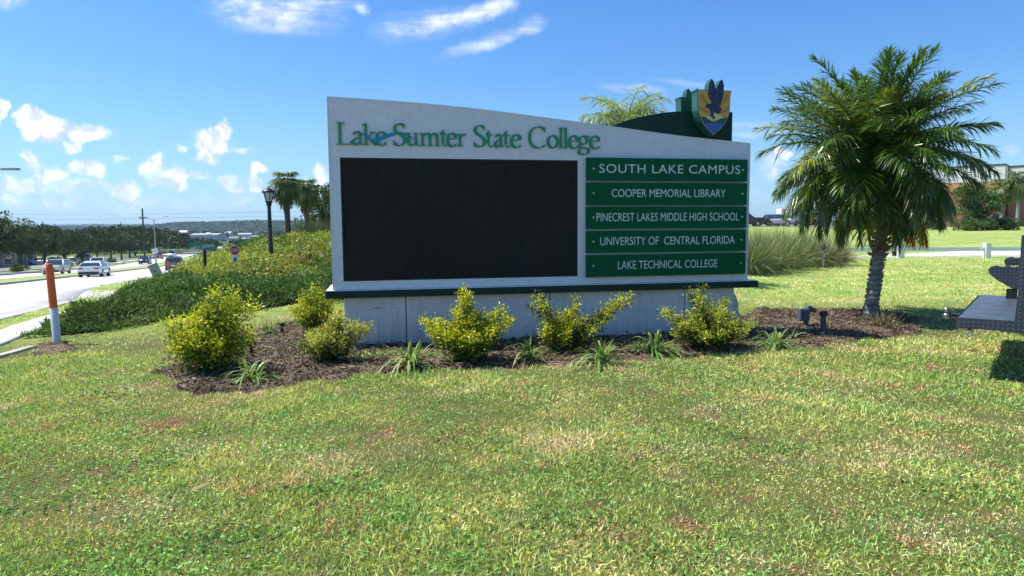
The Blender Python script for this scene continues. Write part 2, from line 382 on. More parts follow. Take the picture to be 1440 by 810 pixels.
def H(x, y, carve=False):
    x = np.asarray(x, float); y = np.asarray(y, float)
    if x.ndim == 0: return float(H(x.reshape(1), y.reshape(1), carve)[0])
    w = (x-RO[0])*RN[0]+(y-RO[1])*RN[1]; t = (x-RO[0])*RD[0]+(y-RO[1])*RD[1]
    Z = zr(x, y); g = gz(x, y)
    far = sst(120, 260, np.hypot(x, y)); fl = np.clip((x+20)/60, 0, 1)
    g = g*(1-far)+far*(-6.0*(1-fl)+1.2*fl)
    m = sst(-5.5, -2.6, w); h = g*(1-m)+Z*m
    # valley floor and rolling land far out
    R_ = np.hypot(x, y); ff = sst(700, 1800, R_)
    h = h+ff*(4+3*np.sin(x*.0021+1)+2*np.sin(x*.0009+y*.001))
    if carve:
        e = edge(t)
        c = sst(e-.05, e+.25, w)*(1-sst(7.55, 7.8, w))
        c = np.maximum(c, sst(10.9, 11.15, w)*(1-sst(18.2, 18.45, w)))
        c = np.maximum(c, sst(-8.5, -7.5, w)*(w < .3)*sst(-12.9, -12.4, t)*(1-sst(-2.6, -2.1, t)))
        h = h-.34*c*(t < 260)
    else:
        h = h+0
    # micro relief of the turf
    h = h+(.012*np.sin(x*3.1+1.3*np.sin(y*2.3))+.01*np.sin(y*4.3+x*1.7))*(R_ < 60)
    return h
def gnd(px, py, it=60):
    d = ray(px, py); a, b = 1.0, 400.0
    ts = np.concatenate([np.linspace(1, 60, 900), np.linspace(60.2, 600, 1500)])
    X = d.x*ts; Y = d.y*ts; Zr = CZ+d.z*ts; k = np.argmax(Zr < H(X, Y)); t = ts[k]
    return Vector((float(d.x*t), float(d.y*t), H(d.x*t, d.y*t)))
def on(x, y): return Vector((x, y, H(x, y)))

def lines(segs):
    out = []
    for a, b, s in segs: out += list(np.arange(a, b, s))
    return np.array(out)
def geo(a, b, r, s):
    o = [a]
    while o[-1] < b: o.append(o[-1]+s); s *= r
    return np.array(o)
gxp = geo(42, 6000, 1.13, .8)[1:]; gxn = -geo(62, 6000, 1.13, .8)[1:][::-1]
GX = np.concatenate([gxn, np.arange(-62, 42.1, .42), gxp])
GY = np.concatenate([-geo(8, 5000, 1.25, 1.0)[1:][::-1], np.arange(-8, 60, .42), np.arange(60, 150, .9), geo(150, 7000, 1.11, 1.2)])
def grid_mesh(name, X, Y, Z, m):
    ny, nx = X.shape; V = np.stack([X, Y, Z], -1).reshape(-1, 3).astype(np.float32)
    i = np.arange(ny-1)[:, None]*nx+np.arange(nx-1)[None]; Fc = np.stack([i, i+1, i+nx+1, i+nx], -1).reshape(-1, 4).astype(np.int32)
    me = bpy.data.meshes.new(name); me.vertices.add(len(V)); me.vertices.foreach_set('co', V.ravel()); me.loops.add(Fc.size); me.loops.foreach_set('vertex_index', Fc.ravel())
    me.polygons.add(len(Fc)); me.polygons.foreach_set('loop_start', np.arange(len(Fc), dtype=np.int32)*4); me.polygons.foreach_set('use_smooth', np.ones(len(Fc), bool))
    me.update(calc_edges=True); me.materials.append(m); return me

def turf_color(t, pos):
    """shared by the turf sheet and its blades"""
    a = t.noise(pos, .55, 5, .6); b = t.noise(pos, 2.3, 5, .65); c = t.noise(t.vmath('ADD', pos, (31, 7, 0)), 1.1, 5, .7)
    col = t.mix(t.maprange(a, .36, .64), (.285, .385, .09, 1), (.45, .485, .15, 1))
    col = t.mix(t.maprange(b, .42, .62, 0, .75), col, (.21, .36, .085, 1))
    straw = t.maprange(c, .50, .72, 0, .72)
    col = t.mix(straw, col, (.66, .56, .32, 1))
    d = t.noise(t.vmath('ADD', pos, (3, 57, 0)), 2.1, 5, .72)
    col = t.mix(t.maprange(d, .55, .66, 0, .75), col, (.46, .29, .17, 1))
    return col
def ground_extra(t, b, vec):
    col = turf_color(t, vec)
    f = t.noise(vec, 38, 4, .7); g = t.noise(vec, 9, 4, .65)
    sep = t.node('ShaderNodeSeparateXYZ'); t.put(sep.inputs[0], vec)
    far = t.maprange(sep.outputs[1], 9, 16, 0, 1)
    dark = t.mix(1.0, col, (.34, .31, .27, 1), 'MULTIPLY')  # turf colour darkened to stand in for small shadows between the blades
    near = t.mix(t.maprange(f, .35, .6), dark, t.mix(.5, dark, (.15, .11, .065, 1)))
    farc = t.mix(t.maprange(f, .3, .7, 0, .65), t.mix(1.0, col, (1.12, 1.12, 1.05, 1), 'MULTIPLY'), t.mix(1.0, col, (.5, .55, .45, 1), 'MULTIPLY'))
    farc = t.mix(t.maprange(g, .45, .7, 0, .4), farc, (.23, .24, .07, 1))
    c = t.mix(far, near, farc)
    # wooded and built land in the distance
    wd = t.maprange(sep.outputs[1], 170, 260, 0, 1)
    c = t.mix(wd, c, t.mix(t.maprange(t.noise(vec, .03, 4, .6), .4, .6), (.05, .08, .03, 1), (.09, .12, .05, 1)))
    t.put(b.inputs['Base Color'], c)
    bn = t.node('ShaderNodeBump'); bn.inputs['Distance'].default_value = .03; t.put(bn.inputs['Height'], t.noise(vec, 22, 5, .7)); t.l.new(bn.outputs[0], b.inputs['Normal'])
GROUND = mat('turf_ground', (.1, .15, .04), .95, .1, coord='World', extra=ground_extra)
X_, Y_ = np.meshgrid(GX, GY)
tag(link('ground', grid_mesh('ground', X_, Y_, H(X_, Y_, True), GROUND)), 'gently sloping mown lawn and land falling away to the valley', kind='structure')

def strip(name, pts, halfw, m, dz=.03, label=None, step=1.0, zf=None, skirt=.3, uvn=5):
    """sheet along a centre line; halfw number or (left,right) function"""
    pts = [np.array(p, float) for p in pts]; out = []
    for a, b in zip(pts[:-1], pts[1:]):
        n = max(1, int(np.linalg.norm(b-a)/step)); out += [a+(b-a)*k/n for k in range(n)]
    out.append(pts[-1]); P = np.array(out)
    T = np.gradient(P, axis=0); T /= np.linalg.norm(T, axis=1, keepdims=True); Nn = np.c_[T[:, 1], -T[:, 0]]
    hw = halfw if hasattr(halfw, '__len__') else (halfw, halfw)
    fr = np.linspace(-hw[0], hw[1], uvn)
    X = P[:, 0:1]+Nn[:, 0:1]*fr; Y = P[:, 1:2]+Nn[:, 1:2]*fr; Z = (zf or H)(X, Y)+dz
    X = np.c_[X[:, :1], X, X[:, -1:]]; Y = np.c_[Y[:, :1], Y, Y[:, -1:]]; Z = np.c_[Z[:, :1]-skirt, Z, Z[:, -1:]-skirt]
    return tag(link(name, grid_mesh(name, X, Y, Z, m)), label, kind='structure')
def zroad(x, y): return zr(x, y)-.12
def wt_sheet(name, ws, t0, t1, m, dz, label, n=90, zf=zroad, skirt=.3, tl=None):
    tl = np.linspace(t0, t1, n) if tl is None else tl; cols = []
    rows_x = []; rows_y = []
    for t in tl:
        w_ = [f(t) if callable(f) else f for f in ws]; w_ = np.interp(np.linspace(0, 1, 7), np.linspace(0, 1, len(w_)), w_)
        rows_x.append(RO[0]+RN[0]*w_+RD[0]*t); rows_y.append(RO[1]+RN[1]*w_+RD[1]*t)
    X = np.array(rows_x); Y = np.array(rows_y); Z = zf(X, Y)+dz
    X = np.c_[X[:, :1], X, X[:, -1:]]; Y = np.c_[Y[:, :1], Y, Y[:, -1:]]; Z = np.c_[Z[:, :1]-skirt, Z, Z[:, -1:]-skirt]
    return tag(link(name, grid_mesh(name, X, Y, Z, m)), label, kind='structure')
TL = np.concatenate([np.arange(-75, 60, 1.0), np.arange(60, 240, 4.0)])
wt_sheet('road', [edge, 7.8], 0, 0, ROADM, 0, 'pale main road carriageway running downhill at the left', tl=TL)
wt_sheet('road', [10.9, 18.45], 0, 0, ROADM, 0, 'far carriageway of the main road beyond the grass median', tl=TL)
wt_sheet('kerb', [7.66, 7.9], 0, 0, KERBM, .14, 'kerb on the near side of the median', tl=TL)
wt_sheet('kerb', [10.75, 10.98], 0, 0, KERBM, .14, 'kerb on the far side of the median', tl=TL)
wt_sheet('kerb', [18.35, 18.6], 0, 0, KERBM, .14, 'kerb along the far carriageway', tl=TL)
wt_sheet('kerb', [lambda t: edge(t)-.35, lambda t: edge(t)+.06], 0, 0, KERBM, .135, 'kerb beside the near verge', tl=np.arange(-75, -14.5, .5))
wt_sheet('kerb', [lambda t: edge(t)-.3, lambda t: edge(t)+.06], 0, 0, KERBM, .135, 'kerb along the island beyond the side street', tl=np.arange(.2, 120, 1))
wt_sheet('gutter', [lambda t: edge(t)+.05, lambda t: edge(t)+.55], 0, 0, WALKM, .006, 'concrete gutter strip by the near kerb', tl=np.arange(-75, -15, .8), skirt=.05)
wt_sheet('sidewalk', [-3.8, -3.0], 0, 0, WALKM, .03, 'concrete sidewalk between verge and lawn', tl=np.arange(-75, -14, .6), zf=H, skirt=.1)
wt_sheet('sidewalk', [-4.4, -3.0], 0, 0, WALKM, .04, 'concrete sidewalk crossing the island beyond the side street', tl=np.arange(2, 100, .8), zf=H, skirt=.1)
wt_sheet('sidewalk', [19.6, 21.2], 0, 0, WALKM, .04, 'sidewalk on the far side of the main road', tl=TL, zf=H, skirt=.1)
SEAL = mat('joint_sealant', (.16, .155, .15), .9)
wt_sheet('lane_joint', [3.86, 3.90], 0, 0, SEAL, .004, 'sealed lane joint along the near carriageway', tl=TL, skirt=0)
wt_sheet('lane_joint', [14.6, 14.64], 0, 0, SEAL, .004, 'sealed lane joint along the far carriageway', tl=TL, skirt=0)
# side street behind the planted mound, up to the campus car park
def z_side(x, y):
    w = (x-RO[0])*RN[0]+(y-RO[1])*RN[1]; k = sst(-13, -8, w); return H(x, y)-.135*k+.03*(1-k)
sp = [rw(.3, -7.6), rw(-4, -7.5), rw(-9, -6.5), (-7, 41), (1, 46), (8, 54), (14, 66), (19, 80), (21, 92)]
strip('side_street', sp, 4.7, ROADM, 0, 'side street leaving the main road behind the planted mound', skirt=.25, zf=z_side)
# driveway on the right behind the rail fence
def drive():
    xs = np.linspace(11, 70, 60); near = 32.25+0*xs; far = 32.5+np.clip((xs-16.5), 0, 30)*.50
    X = np.stack([near*0+xs, xs, xs, xs, xs, xs]).T; Y = np.stack([near+(far-near)*k for k in (0, 0, .33, .66, 1, 1)]).T; Z = H(X, Y)+.05; Z[:, 0] -= .3; Z[:, -1] -= .3
    tag(link('driveway', grid_mesh('driveway', X, Y, Z, WALKM)), 'pale concrete driveway behind the white rail fence', kind='structure')
drive()
def sheet(name, x0, x1, y0, y1, m, dz, label, n=40):
    X, Y = np.meshgrid(np.linspace(x0, x1, n), np.linspace(y0, y1, n)); return tag(link(name, grid_mesh(name, X, Y, H(X, Y)+dz, m)), label, kind='structure')
sheet('car_park', 12, 125, 88, 118, LOTM, .05, 'campus car park on the rise behind the lawn')
def lot_left():
    X, Y = np.meshgrid(np.linspace(0, 1, 40), np.linspace(0, 1, 60)); W = 24+X*34; T = -40+Y*230
    A = RO[0]+RN[0]*W+RD[0]*T; B = RO[1]+RN[1]*W+RD[1]*T
    tag(link('car_park', grid_mesh('car_park', A, B, H(A, B)+.08, LOTM)), 'shop car park under the oaks across the main road', kind='structure')
lot_left()

# ------------------------------------------------------------------ the college sign
TH = R(11.3); SP0 = (-2.08884, 8.27)
sign = empty('entrance_sign', (SP0[0], SP0[1], 0), TH, 'wide white college entrance sign with dark display screen and green name panels', 'sign')
SV = Vector((math.cos(TH), math.sin(TH), 0)); NV = Vector((math.sin(TH), -math.cos(TH), 0))
def fs(px, py):
    d = ray(px, py); o = Vector((0, 0, CZ)); p0 = Vector((SP0[0], SP0[1], 0)); t = (p0-o).dot(NV)/d.dot(NV); p = o+d*t
    return (p-p0).dot(SV), p.z
XZ = lambda y0: (lambda u, v, d: (u, d, v))
FX = XZ(0)
def dep(s): return .88-.50*s/5.45
def top(s): return float(np.interp(s, [-.11, .3, .73, 1.17, 1.6, 2.06, 2.52, 3.0, 3.47, 3.97, 4.47, 4.88, 5.452], [3.092, 3.079, 3.06, 3.036, 3.005, 2.964, 2.915, 2.867, 2.818, 2.762, 2.71, 2.678, 2.634]))
def cabinet():
    m = MB(); xs = sorted(set([-.105, .02, 3.013, 5.452]+list(np.linspace(.2, 2.9, 13))+list(np.linspace(3.15, 5.3, 11))))
    z0, za, zb = .77, .872, 2.378
    def quad(a, b, c, d): m.add([a, b, c, d], [(0, 1, 2, 3)])
    for a, b in zip(xs[:-1], xs[1:]):
        ins = a >= .02-1e-6 and b <= 3.013+1e-6
        if ins:
            quad((a, 0, z0), (b, 0, z0), (b, 0, za), (a, 0, za)); quad((a, 0, zb), (b, 0, zb), (b, 0, top(b)), (a, 0, top(a)))
            quad((a, 0, za), (b, 0, za), (b, .05, za), (a, .05, za)); quad((a, 0, zb), (b, 0, zb), (b, .05, zb), (a, .05, zb))
        else: quad((a, 0, z0), (b, 0, z0), (b, 0, top(b)), (a, 0, top(a)))
        quad((a, 0, top(a)), (b, 0, top(b)), (b, dep(b), top(b)), (a, dep(a), top(a)))
        quad((a, dep(a), z0), (b, dep(b), z0), (b, dep(b), top(b)), (a, dep(a), top(a)))
        quad((a, 0, z0), (b, 0, z0), (b, dep(b), z0), (a, dep(a), z0))
    for s, in ((.02,), (3.013,)): quad((s, 0, za), (s, 0, zb), (s, .05, zb), (s, .05, za))
    for s in (-.105, 5.452): quad((s, 0, z0), (s, dep(s), z0), (s, dep(s), top(s)), (s, 0, top(s)))
    o = m.build('cabinet', WHITE_PAINT, sign)
    # small edge trims: thin folded lip round the face
    m = MB()
    for a, b in zip(xs[:-1], xs[1:]):
        m.add([(a, -.006, top(a)-.012), (b, -.006, top(b)-.012), (b, -.006, top(b)+.004), (a, -.006, top(a)+.004), (a, .02, top(a)-.012), (b, .02, top(b)-.012), (b, .02, top(b)+.004), (a, .02, top(a)+.004)],
              [(0, 1, 2, 3), (7, 6, 5, 4), (3, 2, 6, 7), (0, 4, 5, 1)])
    m.box(-.111, -.099, -.006, .02, .77, top(-.1)-.012); m.box(5.446, 5.458, -.006, .02, .77, top(5.45)-.012)
    m.build('edge_trim', WHITE_PAINT, sign)
cabinet()
MB().box(.022, 3.011, .018, .045, .874, 2.376).build('display_screen', LED, sign)
m = MB(); m.box(.021, 3.012, .006, .017, 2.362, 2.377); m.box(.021, 3.012, .006, .017, .873, .886); m.box(.021, .034, .006, .017, .886, 2.362); m.box(2.999, 3.012, .006, .017, .886, 2.362)
m.build('display_bezel', BLACKM, sign)
# green fin behind
fin = [(3.2, 2.55), (3.30, 2.72), (3.42, 2.79), (3.52, 2.846), (3.66, 2.90), (3.82, 2.945), (4.0, 2.985), (4.2, 3.022), (4.4, 3.045), (4.6, 3.056), (5.214, 3.056), (5.214, 2.55)]
m = MB(); n = len(fin)
m.add([(u, .05, v) for u, v in fin]+[(u, dep(u)-.05, v) for u, v in fin], [tuple(range(n)), tuple(reversed(range(n, 2*n)))]+[((i+1) % n, i, i+n, (i+1) % n+n) for i in range(n)])
m.build('crest_fin', GREEN_DK, sign, bevel=.006)
# beam and cap
def beam(x0, x1, f, b, z0, z1):
    m = MB(); pts = [(x0, f), (x1, f), (x1, dep(x1)+b), (x0, dep(x0)+b)]
    m.add([(x, y, z0) for x, y in pts]+[(x, y, z1) for x, y in pts], [(0, 1, 2, 3)[::-1], (4, 5, 6, 7), (0, 1, 5, 4), (1, 2, 6, 5), (2, 3, 7, 6), (3, 0, 4, 7)]); return m
beam(-.20, 5.60, -.045, .03, .667, .757).build('ledge_beam', GREEN_DK, sign, bevel=.004)
beam(-.185, 5.585, -.03, .015, .7575, .766).build('ledge_cap', CAP_WHITE, sign)
# plinth
beam(.055, 5.27, .075, -.06, -.25, .666).build('plinth_core', mat('plinth_core_concrete', (.4, .4, .39), .9), sign)
js = [.035, .774, 2.646, 4.545, 5.288]
for i, (a, b) in enumerate(zip(js[:-1], js[1:])):
    MB().box(0 if False else a+(.006 if i else 0), b-.006, .04, .072, .045, .665).build('panel', PLINTH, sign, bevel=.003)
for j in js[1:-1]: MB().box(j-.005, j+.005, .052, .0745, .05, .66).build('joint', SOFFIT, sign)
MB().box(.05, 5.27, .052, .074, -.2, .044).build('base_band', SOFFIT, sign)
MB().box(.018, .034, .036, dep(0)-.03, .0, .664).build('lit_side_strip', CAP_WHITE, sign, bevel=.003)  # added white strip, brightness of the sunlit plinth side put into its colour
MB().prism([(5.29, -.1), (5.29, .63), (5.33, .60), (5.38, .54), (5.415, .46), (5.43, .37), (5.435, .25), (5.435, -.1)], FX, .16, .34).build('end_buttress', PLINTH, sign, bevel=.004)

# raised serif letters drawn with a broad nib
def spline(pts, n=7, closed=False):
    P = [np.array(p, float) for p in pts]
    if len(P) < 3 and not closed: return P
    out = []; N = len(P)
    for i in range(N if closed else N-1):
        g = (lambda k: P[k % N]) if closed else (lambda k: P[min(max(k, 0), N-1)])
        a, b, c, d = g(i-1), g(i), g(i+1), g(i+2)
        for k in range(n):
            t = k/n; out.append(.5*((2*b)+(-a+c)*t+(2*a-5*b+4*c-d)*t*t+(-a+3*b-3*c+d)*t**3))
    out.append(P[0] if closed else P[-1]); return out
NIB = R(14)
def stroke(mb, pts, sx, x0, z0, cap, thick, thin, y0, y1, closed=False, flat=None, taper=0.0):
    P = spline(pts, closed=closed); P = [np.array([x0+p[0]*sx, z0+p[1]*cap]) for p in P]; L = []; Rr = []
    for i, p in enumerate(P):
        a = P[i-1] if i else (P[-2] if closed else p); b = P[i+1] if i < len(P)-1 else (P[1] if closed else p)
        d = b-a; d /= np.linalg.norm(d)+1e-9; th = math.atan2(d[1], d[0])
        w = flat*.78 if flat else thin+(thick-thin)*abs(math.sin(th-NIB))
        if not closed and taper: w *= min(1, .45+i/len(P)*6, .45+(len(P)-1-i)/len(P)*6)
        nn = np.array([-d[1], d[0]]); L.append(p+nn*w*cap/2); Rr.append(p-nn*w*cap/2)
    n = len(P); vs = []
    for y in (y0, y1):
        vs += [(q[0], y, q[1]) for q in L]+[(q[0], y, q[1]) for q in Rr]
    fs_ = []
    for i in range(n-1):
        fs_ += [(i, i+1, n+i+1, n+i), (2*n+i, 3*n+i, 3*n+i+1, 2*n+i+1), (i, 2*n+i, 2*n+i+1, i+1), (n+i, n+i+1, 3*n+i+1, 3*n+i)]
    fs_ += [(0, n, 3*n, 2*n), (n-1, 3*n-1, 4*n-1, 2*n-1)]
    mb.add(vs, fs_)
f_ = .042
GL = {  # width, strokes: (points, flat width or None, closed)
 'L': (.74, [([(.2, .97), (.2, .5), (.2, .03)], .155, 0), ([(.0, .97), (.42, .97)], f_, 0), ([(.03, .025), (.68, .025)], f_, 0), ([(.66, .0), (.73, .2)], .06, 0)]),
 'a': (.56, [([(.06, .47), (.14, .57), (.26, .59), (.36, .53), (.39, .40)], None, 0), ([(.385, .45), (.385, .12)], .135, 0), ([(.38, .12), (.43, .03), (.54, .05)], .07, 0), ([(.37, .36), (.2, .31), (.07, .21), (.06, .08), (.17, .015), (.29, .05), (.38, .15)], None, 0)]),
 'k': (.66, [([(.14, .95), (.14, .02)], .135, 0), ([(-.02, .90), (.16, .97)], .05, 0), ([(.0, .022), (.28, .022)], .045, 0), ([(.50, .57), (.16, .30)], .055, 0), ([(.34, .575), (.60, .575)], .045, 0), ([(.25, .36), (.56, .02)], .14, 0), ([(.48, .022), (.70, .022)], .045, 0)]),
 'e': (.52, [([(.07, .34), (.47, .36)], .045, 0), ([(.47, .35), (.44, .50), (.32, .59), (.17, .57), (.07, .42), (.055, .24), (.12, .08), (.27, .005), (.41, .04), (.50, .13)], None, 0)]),
 'S': (.58, [([(.49, .84), (.42, .94), (.29, .98), (.15, .92), (.09, .78), (.15, .64), (.30, .53), (.46, .40), (.52, .25), (.45, .08), (.29, .01), (.14, .05), (.06, .17)], None, 0), ([(.51, .98), (.49, .78)], .045, 0), ([(.035, .02), (.05, .23)], .045, 0)]),
 'u': (.64, [([(.11, .57), (.11, .2), (.17, .06), (.28, .03), (.39, .08), (.47, .17)], None, 0), ([(.47, .58), (.47, .05)], .135, 0), ([(-.03, .57), (.14, .575)], .045, 0), ([(.34, .57), (.5, .575)], .045, 0), ([(.46, .05), (.53, .015), (.62, .03)], .05, 0)]),
 'm': (1.0, [([(.13, .57), (.13, .02)], .135, 0), ([(-.02, .545), (.14, .575)], .05, 0), ([(.0, .022), (.27, .022)], .045, 0), ([(.16, .44), (.26, .55), (.37, .57), (.45, .5), (.47, .38)], None, 0), ([(.47, .45), (.47, .02)], .135, 0), ([(.35, .022), (.6, .022)], .045, 0),
              ([(.5, .44), (.6, .55), (.71, .57), (.79, .5), (.81, .38)], None, 0), ([(.81, .45), (.81, .02)], .135, 0), ([(.69, .022), (.97, .022)], .045, 0)]),
 't': (.42, [([(.16, .70), (.16, .16)], .135, 0), ([(.16, .2), (.18, .06), (.27, .015), (.40, .08)], .06, 0), ([(.0, .565), (.38, .565)], .05, 0), ([(.03, .57), (.2, .76)], .05, 0)]),
 'r': (.46, [([(.13, .57), (.13, .02)], .135, 0), ([(-.02, .545), (.14, .575)], .05, 0), ([(.0, .022), (.28, .022)], .045, 0), ([(.16, .42), (.25, .53), (.34, .57), (.44, .54)], .08, 0)]),
 'C': (.90, [([(.83, .80), (.74, .92), (.56, .985), (.34, .94), (.15, .78), (.08, .52), (.13, .24), (.30, .06), (.52, .005), (.72, .05), (.86, .16)], None, 0), ([(.85, .98), (.83, .74)], .045, 0)]),
 'o': (.60, [([(.3, .59), (.13, .5), (.06, .3), (.13, .1), (.3, .01), (.47, .1), (.54, .3), (.47, .5)], None, 1)]),
 'l': (.28, [([(.14, .96), (.14, .02)], .135, 0), ([(-.02, .92), (.16, .975)], .05, 0), ([(.0, .022), (.28, .022)], .045, 0)]),
 'g': (.58, [([(.25, .59), (.11, .53), (.06, .40), (.11, .27), (.25, .21), (.39, .27), (.44, .40), (.39, .53)], None, 1), ([(.38, .54), (.47, .60), (.56, .58)], .055, 0), ([(.17, .23), (.08, .15), (.14, .06), (.32, .03), (.46, -.01), (.52, -.10), (.46, -.22), (.30, -.28), (.13, -.26), (.05, -.17), (.09, -.06), (.2, .03)], None, 0)]),
}
word = [('L', 472.5, 494.8), ('a', 495.8, 512), ('k', 510.5, 530.8), ('e', 528.3, 543.8), ('S', 552.3, 571.5), ('u', 571.5, 590.2), ('m', 590.3, 620.5), ('t', 618.5, 629.5), ('e', 628.0, 642.3), ('r', 643.0, 656.0),
        ('S', 665.2, 683.3), ('t', 682.8, 693.3), ('a', 694.9, 708.3), ('t', 707.0, 717.6), ('e', 717.5, 732.9), ('C', 742, 767.5), ('o', 768.5, 785.6), ('l', 785.6, 791.6), ('l', 791.9, 798.6), ('e', 799, 813.0), ('g', 812.2, 829.3), ('e', 828.6, 843.2)]
for q, (ch, a, b) in enumerate(word):
    s0 = fs(a, 206)[0]; s1 = fs(b, 208)[0]; w, strokes = GL[ch]; xmin = min(p[0] for st in strokes for p in st[0]); m = MB(); k = (s1-s0)/w
    for i, (pts, flat, cl) in enumerate(strokes):
        stroke(m, pts, k, s0, 2.527, .268, .142, .032, -.022-.0006*i, -.001, closed=bool(cl), flat=flat, taper=0 if flat else .4)
    m.build('raised_letter', GREEN_LET, sign)
# blue wave through the letters
m = MB(); wv = [(509, 187.5, .2), (514, 192, 1.6), (520, 196, 3.2), (527, 197.5, 4.6), (534, 196, 5.0), (542, 192.5, 4.6), (550, 189.5, 4.4), (558, 187.6, 3.6), (566, 187.6, 2.6), (573, 189.5, 2.2), (578, 193, 1.6), (582, 196, .5)]
pts = []
for a, b in zip(wv[:-1], wv[1:]): pts += [tuple(np.array(a)*(1-k/3)+np.array(b)*k/3) for k in range(3)]
pts.append(wv[-1]); U = [fs(x, y-w*.55) for x, y, w in pts]; D = [fs(x, y+w*.55) for x, y, w in pts]; n = len(pts)
WY = [-.030 if p[0] < 541 else -.018 for p in pts]
m.add([(u, y, v) for (u, v), y in zip(U, WY)]+[(u, y, v) for (u, v), y in zip(D, WY)]+[(u, -.002, v) for u, v in U]+[(u, -.002, v) for u, v in D],
      [(i, i+1, n+i+1, n+i) for i in range(n-1)]+[(2*n+i, 2*n+i+1, i+1, i) for i in range(n-1)]+[(3*n+i, n+i, n+i+1, 3*n+i+1) for i in range(n-1)])
m.build('wave_emblem', BLUE_WAVE, sign)

# flat lettering from Blender's own built-in face
def text_mesh(body, width, height, weight=0.0, space=1.0):
    cu = bpy.data.curves.new('lettering', 'FONT'); cu.body = body; cu.size = 1; cu.offset = weight; cu.space_character = space; cu.resolution_u = 4
    o = bpy.data.objects.new('lettering', cu); C.objects.link(o); bpy.context.view_layer.update()
    dg = bpy.context.evaluated_depsgraph_get(); me = bpy.data.meshes.new_from_object(o.evaluated_get(dg)); bpy.data.objects.remove(o); bpy.data.curves.remove(cu)
    v = np.empty(len(me.vertices)*3, np.float32); me.vertices.foreach_get('co', v); v = v.reshape(-1, 3)
    mn, mx = v.min(0), v.max(0); v = (v-(mn+mx)/2)/np.maximum(mx-mn, 1e-6)*[width, height, 0]; v[:, 2] = 0
    me.vertices.foreach_set('co', v.astype(np.float32).ravel()); me.update(); me.name = 'lettering'; return me
def lettering(body, width, height, material, parent, loc, rot, weight=0., space=1.0, name='lettering'):
    me = text_mesh(body, width, height, weight, space); me.materials.clear(); me.materials.append(material); return link(name, me, parent, loc, rot)
PAN = [("SOUTH LAKE CAMPUS", 840.3, 1036, .114, 0, 1.08), ("COOPER MEMORIAL LIBRARY", 857.6, 1016.5, .104, 0, 1.0), ("PINECREST LAKES MIDDLE HIGH SCHOOL", 836.6, 1035.6, .108, 0, 1.0),
       ("UNIVERSITY OF  CENTRAL FLORIDA", 842, 1030.4, .108, 0, 1.0), ("LAKE TECHNICAL COLLEGE", 867, 1006.8, .108, 0, 1.0)]
pz = [(2.410, 2.118), (2.094, 1.801), (1.780, 1.490), (1.466, 1.176), (1.150, .860)]
for (txt, a, b, hh, wt, sp_), (zt, zb) in zip(PAN, pz):
    zc = (zt+zb)/2; s0 = fs(a, 300)[0]; s1 = fs(b, 300)[0]
    p = MB().box(3.118, 5.388, -.065, -.004, zb, zt).build('name_panel', GREEN_PANEL, sign, bevel=.003)
    lettering(txt, s1-s0, hh, LETTER_WHITE, p, ((s0+s1)/2, -.0672, zc+.008), (R(90), 0, 0), wt, sp_)
    for sx in (3.205, 5.318):
        MB().tube([(sx, -.0655, zc+.005), (sx, -.073, zc+.005)], [.013, .011], 10).build('screw', SCREW, p)

# crest shield (front and rear alike)
SHs = .01035/8.1
def shp(pts, k=1.0, cx=387, cy=430): return [((cx+(x-cx)*k-387)*SHs+4.848, 3.308-((cy+(y-cy)*k)-233)*SHs) for x, y in pts]
outl = [(190, 236), (584, 236), (575, 262), (570, 320), (568, 400), (565, 455), (553, 505), (530, 555), (500, 600), (462, 640), (420, 673), (387, 702), (352, 673), (312, 640), (274, 600), (244, 555), (221, 505), (208, 455), (204, 400), (203, 320), (200, 262)]
lw = [(347, 126), (372, 152), (384, 190), (387, 240), (378, 290), (364, 335), (352, 352), (336, 335), (320, 305), (313, 260), (316, 205), (327, 160)]
rwg = [(460, 130), (476, 150), (486, 195), (486, 245), (477, 305), (458, 365), (437, 410), (412, 438), (378, 440), (348, 425), (345, 395), (362, 350), (376, 300), (394, 250), (415, 195), (436, 155)]
bodyp = [(362, 395), (345, 384), (318, 378), (296, 388), (287, 410), (286, 426), (302, 417), (318, 424), (332, 436), (345, 456), (348, 478), (330, 494), (318, 506), (345, 500), (362, 512), (378, 536), (392, 530), (388, 506), (372, 488), (380, 466), (405, 470), (432, 482), (456, 466), (452, 452), (470, 440), (460, 420), (436, 412), (410, 425), (385, 415)]
